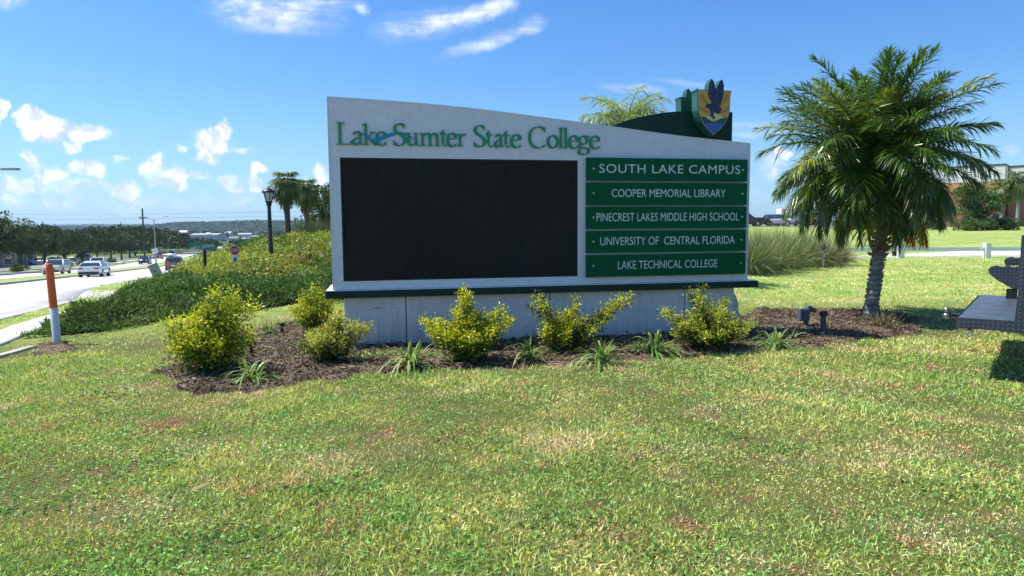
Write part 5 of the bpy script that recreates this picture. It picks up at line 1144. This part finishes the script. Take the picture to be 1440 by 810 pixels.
# ------------------------------------------------------------------ cars
def car_paint(c, n): return mat('car_paint_'+n, c, .28, .5, metal=.15, coat=.8)
def car(label, loc, hd, paint, kind='sedan', group=None, name='car', cat='car', pitch=0.0):
    S = {'sedan': dict(L=4.75, W=1.84, hood=.93, belt=.95, roof=1.43, st=[(-2.37, .92), (-1.75, 1.02), (-1.25, 1.30), (-.55, 1.43), (.35, 1.42), (1.15, .98), (2.2, .80), (2.37, .66)], cab=(-1.75, 1.15)),
         'suv': dict(L=4.6, W=1.88, belt=1.02, roof=1.68, st=[(-2.3, 1.05), (-2.12, 1.5), (-1.8, 1.66), (-.5, 1.68), (.4, 1.64), (1.15, 1.12), (2.15, .95), (2.3, .75)], cab=(-2.12, 1.15)),
         'pickup': dict(L=5.6, W=1.98, belt=1.12, roof=1.85, st=[(-2.8, 1.1), (-2.75, 1.12), (-.95, 1.12), (-.85, 1.80), (-.3, 1.85), (.5, 1.82), (1.2, 1.18), (2.6, 1.08), (2.8, .85)], cab=(-.9, 1.2)),
         'van': dict(L=5.4, W=2.0, belt=1.2, roof=2.2, st=[(-2.7, 1.2), (-2.65, 2.15), (0, 2.2), (1.3, 2.1), (2.0, 1.25), (2.6, 1.05), (2.7, .8)], cab=(-2.6, 2.0))}[kind]
    t = empty(name, loc, hd, label, cat); t.rotation_euler = (0, pitch, hd)
    if group: t['group'] = group
    W = S['W']/2; hl = S['L']/2; belt = S['belt']; low = .24
    # lower body loft
    xs = [-hl, -hl+.12, -hl*.75, -hl*.4, 0, hl*.4, hl*.72, hl-.2, hl]; wf = [.86, .95, 1.0, 1.0, 1.0, 1.0, .99, .93, .8]; prof = S['st']; m = MB(); rows = []
    for x, w in zip(xs, wf):
        zt = min(belt, float(np.interp(x, [q[0] for q in prof], [q[1] for q in prof]))); ww = W*w; rows.append([(x, -ww*.92, low), (x, -ww, low+.22), (x, -ww, zt-.16), (x, -ww*.93, zt), (x, 0, zt+.02), (x, ww*.93, zt), (x, ww, zt-.16), (x, ww, low+.22), (x, ww*.92, low)])
    vs = [v for r in rows for v in r]; k = 9; fs_ = [(i*k+j, (i+1)*k+j, (i+1)*k+j+1, i*k+j+1) for i in range(len(rows)-1) for j in range(k-1)]+[(i*k, i*k+8, (i+1)*k+8, (i+1)*k) for i in range(len(rows)-1)]
    m.add(vs, fs_, True); m.add(rows[0], [tuple(range(9))]); m.add(rows[-1], [tuple(reversed(range(9)))]); body = m.build('body', paint, t)
    # greenhouse
    ca, cb = S['cab']; gx = [ca]+[q[0] for q in prof if ca < q[0] < cb]+[cb]; m = MB(); rows = []
    for x in gx:
        zt = float(np.interp(x, [q[0] for q in prof], [q[1] for q in prof]))-.03; wt = W*(.93-.20*max(0, zt-belt)/(S['roof']-belt)); zz = max(zt, belt+.01); rows.append([(x, -W*.93, belt-.02), (x, -wt, zz), (x, wt, zz), (x, W*.93, belt-.02)])
    vs = [v for r in rows for v in r]; m.add(vs, [(i*4+j, i*4+4+j, i*4+5+j, i*4+j+1) for i in range(len(rows)-1) for j in range(3)]); m.add(rows[0], [(0, 1, 2, 3)]); m.add(rows[-1], [(3, 2, 1, 0)]); m.build('windows', CARGLASS, t)
    top_x = [x for x in gx if float(np.interp(x, [q[0] for q in prof], [q[1] for q in prof])) > S['roof']-.16]
    x0, x1 = min(top_x)-.06, max(top_x)+.06; m = MB(); nx = 6; rows = []
    for i in range(nx):
        x = x0+(x1-x0)*i/(nx-1); zt = float(np.interp(x, [q[0] for q in prof], [q[1] for q in prof])); w = W*.76; rows.append([(x, -w, zt-.045), (x, -w*.8, zt), (x, w*.8, zt), (x, w, zt-.045)])
    vs = [v for r in rows for v in r]; n4 = len(vs); m.add(vs+[(x, y, z-.05) for x, y, z in vs], [(i*4+j, i*4+4+j, i*4+5+j, i*4+j+1) for i in range(nx-1) for j in range(3)]+[(i*4, n4+i*4, n4+i*4+4, i*4+4) for i in range(nx-1)]+[(i*4+3, i*4+7, n4+i*4+7, n4+i*4+3) for i in range(nx-1)]+[(0, 1, 2, 3, n4+3, n4+2, n4+1, n4), tuple([n4-4+j for j in range(4)]+[2*n4-1-j for j in range(4)])[::-1]]); m.build('roof', paint, t)
    for sy in (-1, 1):
        for xa, xb in ((x1-.03, cb), (x0+.03, ca+.02), ((x0+x1)/2-.05, (x0+x1)/2-.05)):
            za = float(np.interp(xa, [q[0] for q in prof], [q[1] for q in prof]))-.03; MB().tube([(xa, sy*W*.745, za), (xb, sy*W*.935, belt)], .045, 6).build('pillar', paint, t)
        MB().cbox((cb-.1, sy*(W+.09), belt+.06), (.12, .17, .13)).build('wing_mirror', paint, t, bevel=.03)
        for xx in (-hl*.61, hl*.61):
            w_ = MB().tube([(xx, sy*(W-.23), .34), (xx, sy*(W+.005), .34)], .34, 22).build('wheel', RUBBER, t, bevel=.03); MB().tube([(xx, sy*(W-.02), .34), (xx, sy*(W+.012), .34)], [.22, .19], 16).build('rim', CHROME, w_)
            MB().tube([(xx, sy*(W-.1), .36), (xx, sy*(W+.002), .36)], .40, 22).build('wheel_arch', BLACKM, t)
        MB().cbox((-hl+.03, sy*W*.66, belt-.18), (.10, W*.42, .13)).build('tail_lamp', TAIL, t, bevel=.02); MB().cbox((hl-.06, sy*W*.62, .68 if kind in ('sedan',) else .8), (.16, W*.36, .13)).build('headlight', HEADL, t, bevel=.03)
    MB().cbox((-hl-.01, 0, .36), (.12, W*1.72, .20)).build('rear_bumper', BLACKM, t, bevel=.03); MB().cbox((-hl-.02, 0, .60), (.05, .42, .14)).build('number_plate', SIGNWHITE, t)
    MB().cbox((hl-.03, 0, .36), (.12, W*1.5, .20)).build('front_bumper', BLACKM, t, bevel=.03); MB().cbox((hl-.02, 0, .58), (.06, W*.8, .16)).build('grille', BLACKM, t, bevel=.02)
    return t
WHP = car_paint((.72, .74, .75), 'white'); SILV = car_paint((.22, .24, .27), 'silver'); GREYP = car_paint((.12, .13, .14), 'grey'); REDP = car_paint((.22, .012, .016), 'dark_red'); BLUP = car_paint((.02, .03, .06), 'dark_blue'); LBL = car_paint((.42, .55, .62), 'pale_blue'); BEI = car_paint((.55, .51, .46), 'beige'); BLKP = car_paint((.015, .016, .018), 'black')
HD = math.atan2(RD[1], RD[0]); SL = math.atan(RK)
def oncar(w, t, away, label, paint, kind, off=0.0, **k):
    x, y = rw(w, t); z = float(zroad(np.float64(x), np.float64(y))); return car(label, (x, y, z), HD+(0 if away else math.pi)+off, paint, kind, pitch=SL if away else -SL, **k)
oncar(5.9, 28.5, True, 'white saloon driving away in the lane by the median', WHP, 'sedan')
oncar(7.1, 35.2, True, 'pale blue car directly ahead of the white saloon', LBL, 'sedan')
oncar(1.7, 51.5, True, 'grey hatchback driving away beyond the far marker post', GREYP, 'suv')
oncar(13.0, 46, False, 'beige suv coming uphill on the far carriageway', BEI, 'suv')
oncar(13.6, 70, False, 'white pickup truck coming uphill behind the beige suv', WHP, 'pickup', cat='pickup truck', name='pickup_truck')
oncar(13.5, 112, False, 'dark blue car coming uphill beyond the leaning pedestal', BLUP, 'suv')
oncar(14.5, 168, False, 'distant white van on the far carriageway', WHP, 'van', cat='van', name='van')
oncar(17.0, 160, False, 'distant dark red car beside the white van', REDP, 'sedan')
def lotcar(w, t, off, label, paint, kind):
    x, y = rw(w, t); z = H(x, y)+.08; return car(label, (x, y, z), HD+off, paint, kind, group='cars parked under the oaks')
lotcar(34, 44, 1.57, 'dark red car parked furthest left under the oaks', REDP, 'sedan')
lotcar(34, 51, 1.57, 'black car parked next to the dark red one', BLUP, 'suv')
lotcar(34, 57.5, 1.57, 'silver car parked right of the black one', SILV, 'sedan')
lotcar(28, 62, .1, 'white car parked behind the beige suv', WHP, 'sedan')
lotcar(33, 118, 1.4, 'white car parked near the pink wall end', WHP, 'sedan'); lotcar(33, 126, 1.4, 'red car parked at the far end of the oaks', REDP, 'sedan'); lotcar(31, 142, 1.5, 'grey car parked furthest down the hill', SILV, 'suv')
def campus(px, Y, hd, label, paint, kind, **k):
    p = at(px, 312, Y); return car(label, (p.x, Y, H(p.x, Y)+.06), hd, paint, kind, **k)
campus(1045, 92, -.12, 'dark pickup with red lower body just right of the sign', mat('pickup_two_tone', (.06, .015, .02), .3, coat=.6), 'pickup', cat='pickup truck', name='pickup_truck')
campus(1085, 97, 3.5, 'black car parked between pickup and silver suv', BLKP, 'suv')
campus(1101, 95, -1.0, 'silver suv parked right of the black car', SILV, 'suv')
campus(1400, 84, .2, 'dark car parked in front of the brick wall', BLUP, 'sedan')

# ------------------------------------------------------------------ trees
def crown_np(r, h, nclump, per, leaf, cols, base_z, seed, flat=.75):
    P_ = []; D_ = []; Cc = []
    for i in range(nclump):
        v = unit(1)[0]; q = RNG.random()**.4; c = np.array([v[0]*r*q, v[1]*r*q, base_z+h/2+v[2]*h/2*q]); rr = r*RNG.uniform(.20, .34); k = per; d = unit(k); dist = RNG.random(k)**.45*rr
        pts = c+d*dist[:, None]*[1, 1, flat]; P_.append(pts); D_.append(d+unit(k)*.7+[0, 0, .15]); Cc.append(np.array(cols)[RNG.integers(0, len(cols))]*RNG.uniform(.75, 1.25)*RNG.uniform(.65, 1.35, (k, 1)))
    P_ = np.concatenate(P_); n = len(P_); return cards(P_, np.concatenate(D_), RNG.uniform(leaf*.6, leaf*1.3, n), leaf*.62), np.concatenate(Cc)
def trunk_mb(h, r, spread, base_z, n=7):
    m = MB(); m.tube([(0, 0, -.3), (.03, 0, h*.3), (-.02, .02, h*.6)], [r*1.3, r, r*.8], 10)
    for i in range(n):
        a = i*2.4; L = spread*RNG.uniform(.6, .95); m.tube([(-.01, .01, h*(.45+.03*i)), (math.cos(a)*L*.45, math.sin(a)*L*.45, h*.75), (math.cos(a)*L, math.sin(a)*L, h*(.95+.12*(i % 3)))], [r*.5, r*.32, r*.08], 6)
    return m
def tree_proto(name, r, h, base_z, tr, cols, nclump=46, per=110, leaf=.3, bark=GREYBARK):
    c = crown_np(r, h, nclump, per, leaf, cols, base_z, 0); me = np_mesh('crown', c[0], 4, LEAFD, c[1]); tm = trunk_mb(base_z+h*.4, tr, r*.75, base_z).build('trunk', bark); tme = tm.data; bpy.data.objects.remove(tm); return (me, tme)
OAKC = [(.042, .070, .024), (.056, .088, .030), (.030, .052, .019), (.075, .105, .038)]
OAKS = [tree_proto('oak', 3.0, 4.7, 2.0, .2, OAKC, 46), tree_proto('oak', 2.8, 5.6, 2.1, .19, OAKC, 44), tree_proto('oak', 3.4, 4.2, 1.9, .22, OAKC, 46), tree_proto('oak', 3.0, 5.1, 2.2, .2, OAKC, 40)]
def tree(protos, k, loc, sc, label, name='oak_tree', cat='tree', group=None, rz=None):
    t = empty(name, loc, RNG.random()*6.28 if rz is None else rz, label, cat, group); me, tm = protos[k]; link('crown', me, t); link('trunk', tm, t); t.scale = (sc,)*3; return t
oaks = [(22.4, -22, 1.1, 'spreading oak furthest uphill across the road, cut by the frame edge'), (25.5, 18, 1.2, 'large dark oak at the left frame edge beyond the road'), (23.6, 30, 1.0, 'oak second in the row from the left frame edge'), (23.6, 40, 1.02, 'oak standing above the parked dark red car'), (23.4, 50, 1.05, 'full oak left of the pink building'),
        (23.2, 60, 1.1, 'tall oak whose trunk stands before the pink building'), (23.3, 71, 1.05, 'oak at the middle of the pink building'), (23.2, 82, 1.0, 'oak above the white pickup'), (23.2, 94, 1.0, 'oak just right of the white pickup'), (23.2, 106, .95, 'oak left of the twin arm street light'), (23.2, 119, .95, 'oak touching the twin arm street light'),
        (23.4, 134, 1.0, 'oak just right of the twin arm street light'), (24, 150, 1.0, 'smaller oak down the hill past the street light'), (25, 168, 1.05, 'hazy oak behind the green street name sign'), (27, 190, 1.1, 'furthest oak of the roadside row')]
for i, (w, t, sc, lb) in enumerate(oaks):
    x, y = rw(w, t); tree(OAKS, (i*3+i//3) % 4, (x, y, H(x, y)), sc, lb, group='oaks along the far side of the main road')
back = [(44, 52, 1.35), (70, 88, 1.45), (69, 106, 1.4), (44, 134, 1.3), (43, 150, 1.3), (42, 36, 1.3), (44, 12, 1.4), (36, 165, 1.2)]
blab = ['dark back row oak behind the parked cars', 'dark back row oak over the pink roof', 'dark back row oak left of the utility pole', 'dark back row oak right of the utility pole', 'dark back row oak beyond the street light', 'dark back row oak at the left of the parked cars', 'dark back row oak at the left frame edge', 'dark back row oak furthest down the hill']
for i, ((w, t, sc), lb) in enumerate(zip(back, blab)):
    x, y = rw(w, t); tree(OAKS, (i+1) % 3, (x, y, H(x, y)), sc, lb, group='oaks behind the car park')
p = at(458, 322, 52); tree(OAKS, 1, (p.x, 52, H(p.x, 52)), .78, 'dark oak peeping out at the left edge of the sign')
x, y = at(398, 330, 62)[:2]; 
MIDG = [(.06, .12, .03), (.08, .15, .035), (.045, .09, .025)]
MT = [tree_proto('leafy', 2.6, 4.6, .9, .16, MIDG, 50, 130, .24)]
p = at(1373, 310, 66); tree(MT, 0, (p.x, 66, H(p.x, 66)), .82, 'dense green leafy tree beside the brick building', name='leafy_tree')
CR = [tree_proto('crape', 1.6, 1.6, .5, .08, [(.55, .02, .05), (.42, .015, .04), (.62, .05, .09)], 16, 70, .16)]
p = at(1206, 312, 70); tree(CR, 0, (p.x, 70, H(p.x, 70)), .95, 'red flowering crape myrtle behind the big palm', name='crape_myrtle')
HEDGEC = [tree_proto('hedge', 1.5, 1.35, .0, .05, [(.09, .15, .035), (.13, .19, .04), (.06, .11, .03)], 22, 120, .17), tree_proto('hedge', 1.3, 1.1, .0, .05, [(.05, .085, .025), (.07, .10, .03), (.16, .17, .06)], 18, 110, .17)]
hl_ = ['left green shrub below the leafy tree', 'second green shrub below the leafy tree', 'third green shrub of the hedge by the brick building', 'fourth green shrub of the hedge by the brick building', 'rounded shrub at the right end of the hedge']
for i, (px, lb) in enumerate(zip((1356, 1372, 1388, 1402, 1418), hl_)):
    p = at(px, 320, 64+.4*i); tree(HEDGEC, 0, (p.x, p.y, H(p.x, p.y)-.1), .78, lb, name='hedge_shrub', cat='shrub', group='hedge by the brick building')
for i, (px, lb) in enumerate(zip((1185, 1208, 1228, 1290, 1318), ['brownish shrub left of the grey palm trunk', 'brownish shrub under the red crape myrtle', 'brownish shrub right of the crape myrtle', 'dark shrub glimpsed under the palm fronds', 'dark shrub left of the leafy tree'])):
    p = at(px, 320, 67); tree(HEDGEC, 1, (p.x, p.y, H(p.x, p.y)-.1), .62, lb, name='hedge_shrub', cat='shrub', group='shrubs along the campus car park')
for i, (t, lb) in enumerate(zip((22, 28, 34, 39, 55, 66, 90, 102, 128), ['clipped shrub at the left frame edge below the oaks', 'second clipped shrub from the left below the oaks', 'clipped shrub left of the parked dark red car', 'clipped shrub below the parked dark red car', 'clipped shrub left of the beige suv', 'clipped shrub behind the beige suv', 'clipped shrub behind the white pickup', 'clipped shrub right of the white pickup', 'clipped shrub near the twin arm street light'])):
    x, y = rw(22.2, t); tree(HEDGEC, 0, (x, y, H(x, y)-.1), .75, lb, name='hedge_shrub', cat='shrub', group='clipped shrubs along the shop car park')
bigl = [tree_proto('oak', 3.0, 5.0, 2.2, .2, OAKC)]

# distant woods as one mass: tree sized clumps of leaves over the valley
def woods():
    P_ = []; D_ = []; L_ = []; Cc = []
    spots = []
    for _ in range(900):
        px = RNG.uniform(-260, 560); Y = RNG.uniform(210, 1250)**1.0; p = at(px, 330, Y)
        if 300 < Y < 760 and 262 < px < 465 and RNG.random() < .72: continue
        spots.append((p.x, Y))
    for px in np.arange(150, 300, 6): p = at(px+RNG.normal()*2, 330, RNG.uniform(185, 260)); spots.append((p.x, p.y))
    for px in np.arange(300, 470, 5): p = at(px+RNG.normal()*2, 330, RNG.uniform(120, 200)); spots.append((p.x, p.y))
    for x, y in spots:
        w = (x-RO[0])*RN[0]+(y-RO[1])*RN[1]
        if w < 20 and y < 230 and x < -35: continue
        px_ = 720+F_PX*x/y; yt = float(np.interp(px_, [150, 235, 262, 345, 375, 470], [319, 322, 334, 338, 331, 329])) if y < 520 else float(np.interp(px_, [150, 240, 470], [320, 325, 326]))
        yt += RNG.uniform(0, 4); zc_ = at(px_, yt, y).z
        z = H(x, y); r = RNG.uniform(3, 5.5); h = RNG.uniform(6, 10.5) if y > 200 else RNG.uniform(4.5, 6.2); h = min(h, (zc_-z)/.98)
        if h < 1.2: continue
        r = min(r, h*.9); k = int(130 if y > 350 else 330); d = unit(k); d[:, 2] = np.abs(d[:, 2])*1.0-.15; lump = 1+.3*np.sin(d[:, 0]*5+x)*np.sin(d[:, 1]*4+y)
        P_.append(np.array([x, y, z+h*.45])+d*lump[:, None]*[r, r, h*.55]); D_.append(d+unit(k)*.6); L_.append(np.full(k, (1.6 if y > 350 else .9)*(r/4))); Cc.append(np.array([(.045, .075, .025), (.055, .09, .03), (.035, .06, .025)])[RNG.integers(0, 3)]*RNG.uniform(.8, 1.2)*RNG.uniform(.7, 1.3, (k, 1)))
        # trunk skirt of lower leaves
    P_ = np.concatenate(P_); L_ = np.concatenate(L_); me = np_mesh('distant_woods', cards(P_, np.concatenate(D_), L_, L_*.75), 4, LEAFD, np.concatenate(Cc)); tag(link('distant_woods', me), 'woodland filling the valley beyond the road', kind='stuff')
woods()
# far ridge with a rough tree canopy
def ridge(name, Y0, depth, prof, amp, cell, label):
    pxs = np.arange(-500, 1950, cell); rows = 14; V = []; nx = len(pxs)
    for j in range(rows):
        u = j/(rows-1); Yd = Y0+depth*u; top_z = np.array([at(px, float(np.interp(px, *prof)), Y0+depth*.7).z for px in pxs]); X = np.array([at(px, 320, Yd).x for px in pxs])
        s = math.sin(min(1, u/.7)*math.pi/2)**1.2; n = RNG.random(nx)*amp+amp*.7*np.sin(pxs*.31+j)*np.sin(pxs*.083+j*2)
        V.append(np.stack([X, np.full(nx, Yd), -4+(top_z+4)*s+n*(u > 0)], 1))
    V = np.array(V); me = grid_mesh(name, V[..., 0], V[..., 1], V[..., 2], mat('forest_canopy', (.045, .075, .03), .95, .05, var=.5, vscale=.05, coord='World', bump=3.0, bscale=.12)); me.polygons.foreach_set('use_smooth', np.zeros(len(me.polygons), bool)); tag(link(name, me), label, kind='structure')
ridge('hills', 1350, 420, ([-500, 0, 150, 215, 245, 300, 360, 430, 520, 1100, 1950], [322, 322, 321, 319, 315, 314, 312, 313, 314, 312, 306]), 3.2, 1.5, 'wooded ridge on the horizon')
ridge('far_hills', 2600, 700, ([-500, 0, 60, 140, 250, 400, 1950], [318, 317.5, 318, 317, 317, 316, 310]), 4.0, 1.8, 'paler far ridge behind the wooded one')

def ridge_trees():
    P_ = []; Cc = []; S_ = []
    for Y0, dp, prof, n, sz in ((1350, 420, ([-500, 0, 150, 215, 245, 300, 360, 430, 520], [322, 322, 321, 319, 315, 314, 312, 313, 314]), 26000, 7.0), (2600, 700, ([-500, 0, 60, 140, 250, 400], [318, 317.5, 318, 317, 317, 316]), 6000, 11.0)):
        px = RNG.uniform(-300, 520, n); u = RNG.random(n)
        for a, b in zip(px, u):
            Yd = Y0+dp*b; q = at(a, 320, Yd); tz = at(a, float(np.interp(a, *prof)), Y0+dp*.7).z; s = math.sin(min(1, b/.7)*math.pi/2)**1.2; P_.append((q.x, Yd, -4+(tz+4)*s+RNG.uniform(-1, 3.2)*(1 if Y0 < 2000 else 1.6)))
        lum = 1+.25*np.sin(px*.12+u*9)*np.sin(px*.31+2*u); Cc.append(np.array([(.045, .08, .03), (.06, .10, .035), (.035, .065, .028)])[RNG.integers(0, 3, n)]*RNG.uniform(.5, 1.5, (n, 1))*lum[:, None]); S_.append(np.full(n, sz))
    P_ = np.array(P_); S_ = np.concatenate(S_)*RNG.uniform(.5, 1.3, len(P_)); D = unit(len(P_)); tag(link('ridge_woods', np_mesh('ridge_woods', cards(P_-D*S_[:, None]*.5, D, S_, S_*.8), 4, LEAFD, np.concatenate(Cc))), 'tree canopy covering the far ridges', kind='stuff')
ridge_trees()

# ------------------------------------------------------------------ buildings
def brick_extra(t, b, vec):
    br = t.node('ShaderNodeTexBrick'); mp = t.node('ShaderNodeMapping'); t.put(mp.inputs[0], vec); mp.inputs['Rotation'].default_value = (R(90), 0, 0); t.put(br.inputs['Vector'], mp.outputs[0]); br.inputs['Scale'].default_value = 3.0
    br.inputs['Color1'].default_value = (.34, .13, .085, 1); br.inputs['Color2'].default_value = (.40, .17, .11, 1); br.inputs['Mortar'].default_value = (.40, .27, .22, 1); br.inputs['Mortar Size'].default_value = .012
    t.put(b.inputs['Base Color'], t.mix(t.maprange(t.noise(vec, .5, 3, .5), .3, .7, 0, .3), br.outputs[0], (.30, .12, .08, 1)))
BRICK = mat('red_brick_wall', (.36, .14, .09), .9, .2, extra=brick_extra); TANB = mat('tan_wall_band', (.56, .28, .12), .85, var=.12, vscale=.6); STUC = mat('white_stucco', (.72, .71, .70), .85, var=.06, vscale=.6); COPING = mat('dark_roof_coping', (.05, .055, .06), .5)
GLASSW = mat('window_glass_dark', (.05, .06, .07), .1, .7)
def brick_building():
    c = at(1409, 310, 86); z0 = H(c.x, 86)-.3; ang = math.atan2(.66, -.75); t = empty('brick_building', (c.x, 86, z0), ang, 'brick building with tan band, white parapet and dark coping', 'building'); top_ = at(1409, 231, 86).z-z0
    # local +x runs along the sunlit face to the left, local -y... behind
    Lf = 12.5; D_ = 20; ht = top_
    lev = [(0, ht*.60, BRICK, 0, 'brick_wall'), (ht*.60, ht*.745, TANB, .03, 'tan_band'), (ht*.745, ht*.985, STUC, .06, 'parapet'), (ht*.985, ht*1.01, COPING, .12, 'coping')]
    for a, b, m_, o, nm in lev: MB().box(-o, Lf+o, -D_-o if False else -D_-o, o, a, b).build(nm, m_, t)
    # second block forward on the right, only its edge shows
    for a, b, m_, o, nm in lev: MB().box(-9-o, -.0-.2, -3.4-D_-o, -3.4+o, a*.99, b*.99).build(nm, m_, t)
    for k in range(3):
        w = MB().box(2.2+k*3.4, 3.7+k*3.4, .02, .07, ht*.16, ht*.42).build('window', GLASSW, t); MB().box(2.1+k*3.4, 3.8+k*3.4, .02, .1, ht*.42, ht*.44).build('window_frame', STUC, w)
brick_building()
t_ = empty('white_box_truck', at(1113, 310, 112), 0, 'plain white box truck body behind the parked cars', 'truck'); t_.location.z = H(t_.location.x, 112); w0 = at(1095, 305, 112).x-t_.location.x
zt = at(1100, 293.5, 112).z-t_.location.z; MB().box(w0, w0+4.8, -1.1, 1.1, .9, zt).build('cargo_box', STUC, t_, bevel=.03); MB().box(w0+4.85, w0+6.5, -1.0, 1.0, .6, 2.2).build('cab', WHP, t_, bevel=.15); MB().box(w0+5.0, w0+6.52, -1.01, 1.01, 1.4, 2.0).build('cab_windows', CARGLASS, t_)
for xx in (1.1, 5.6): MB().tube([(w0+xx, -1.05, .45), (w0+xx, 1.05, .45)], .45, 16).build('wheels', RUBBER, t_)
MB().box(w0, w0+5, -.5, .5, .6, .899).build('chassis', BLACKM, t_)
PINK = mat('pink_stucco', (.50, .38, .34), .85, var=.15, vscale=.5); AWN = mat('dark_red_awning', (.18, .02, .03), .7)
def pink_building():
    x, y = rw(50, 95); z0 = H(x, y); t = empty('shop_building', (x, y, z0), HD, 'low pink walled shop with dark red awnings behind the oaks', 'building'); L = 62; h = 4.6
    MB().box(-L/2, L/2, -14, 0, -.3, h).build('wall', PINK, t); MB().box(-L/2-.3, L/2+.3, -14.3, .3, h, h+.5).build('roof', mat('grey_metal_roof', (.3, .3, .3), .5), t)
    # local -y faces the road
    for k in range(9):
        xx = -L/2+4+k*6.7; w = MB().box(xx, xx+3, -14.06, -14.0, .3, 2.7).build('shop_window', GLASSW, t); MB().prism([(-14.07, 3.6), (-14.07, 2.7), (-15.2, 2.7)], lambda u, v, d: (d, u, v), xx-.3, xx+3.3).build('awning', AWN, t)
        MB().box(xx+4.4, xx+4.9, -14.25, -14.0, 0, h-.02).build('pilaster', PINK, t)
pink_building()
x, y = rw(22.6, 20); t_ = empty('kiosk', (x, y, H(x, y)), HD, 'small white walled red roofed kiosk at the left frame edge', 'building'); MB().box(-1.6, 1.6, -1.2, 1.2, 0, 1.5).build('wall', STUC, t_); MB().box(-1.8, 1.8, -1.4, 1.4, 1.5, 1.8).build('roof', mat('red_roof_sheet', (.35, .06, .04), .6), t_)
def shed(px0, px1, py0, py1, Y, wall, roof, label, name='warehouse'):
    a = at(px0, py1, Y); b = at(px1, py0, Y); w = b.x-a.x; base = min(H(a.x, Y), a.z)-.5; h = b.z-base; t = empty(name, ((a.x+b.x)/2, Y, base), R(RNG.uniform(-6, 6)), label, 'building'); D_ = min(w*.6, 30)
    MB().box(-w/2, w/2, 0, D_, 0, h*.82).build('wall', wall, t); MB().add([(-w/2-.4, -.4, h*.82+.01), (w/2+.4, -.4, h*.82+.01), (w/2+.4, D_+.4, h*.82+.01), (-w/2-.4, D_+.4, h*.82+.01), (-w/2-.4, D_/2, h), (w/2+.4, D_/2, h)], [(0, 1, 5, 4), (2, 3, 4, 5), (0, 4, 3), (1, 2, 5), (0, 3, 2, 1)]).build('roof', roof, t)
    n = max(2, int(w/9))
    for k in range(n): MB().box(-w/2+w*(k+.3)/n, -w/2+w*(k+.6)/n, -.06, -.01, h*.15, h*.5).build('window', GLASSW, t)
WR = mat('pale_metal_roof', (.40, .42, .44), .5); GRF = mat('grey_shingle_roof', (.26, .25, .25), .9); CRW = mat('cream_wall', (.55, .52, .46), .85)
shed(267, 306, 328, 331.5, 560, CRW, WR, 'long low warehouse with pale roof in the valley left of the lamp post')
shed(290, 295, 327, 332, 520, STUC, WR, 'small bright white house front before the long warehouse', 'house')
shed(312, 324, 325.5, 328.5, 640, STUC, WR, 'pale roof just right of the long warehouse')
shed(334, 352, 327.5, 330, 600, STUC, WR, 'white roofed warehouse between long warehouse and lamp post')
shed(322, 334, 333, 340, 420, CRW, GRF, 'grey roofed house above the stop sign', 'house'); shed(340, 352, 334, 341, 400, CRW, GRF, 'grey roofed house right of the stop sign', 'house'); shed(353, 363, 331, 337, 430, STUC, GRF, 'grey roofed house just left of the lamp post', 'house')
shed(308, 318, 346.5, 350, 210, CRW, WR, 'white roofed building right of the street name sign', 'house'); shed(252, 262, 324, 327, 620, STUC, WR, 'tiny white building left of the long warehouse', 'house')

# ------------------------------------------------------------------ air
def haze():
    m = bpy.data.materials.new('thin_haze'); m.use_nodes = True; t = NT(m.node_tree); t.n.clear(); out = t.node('ShaderNodeOutputMaterial'); v = t.node('ShaderNodeVolumePrincipled')
    v.inputs['Color'].default_value = (.62, .80, 1.0, 1); v.inputs['Density'].default_value = .00013; v.inputs['Anisotropy'].default_value = .2; t.l.new(v.outputs[0], out.inputs['Volume'])
    o = MB().box(-7000, 7000, -6000, 8000, -60, 75).build('haze', m); tag(o, 'thin bluish summer haze', kind='stuff')
haze()
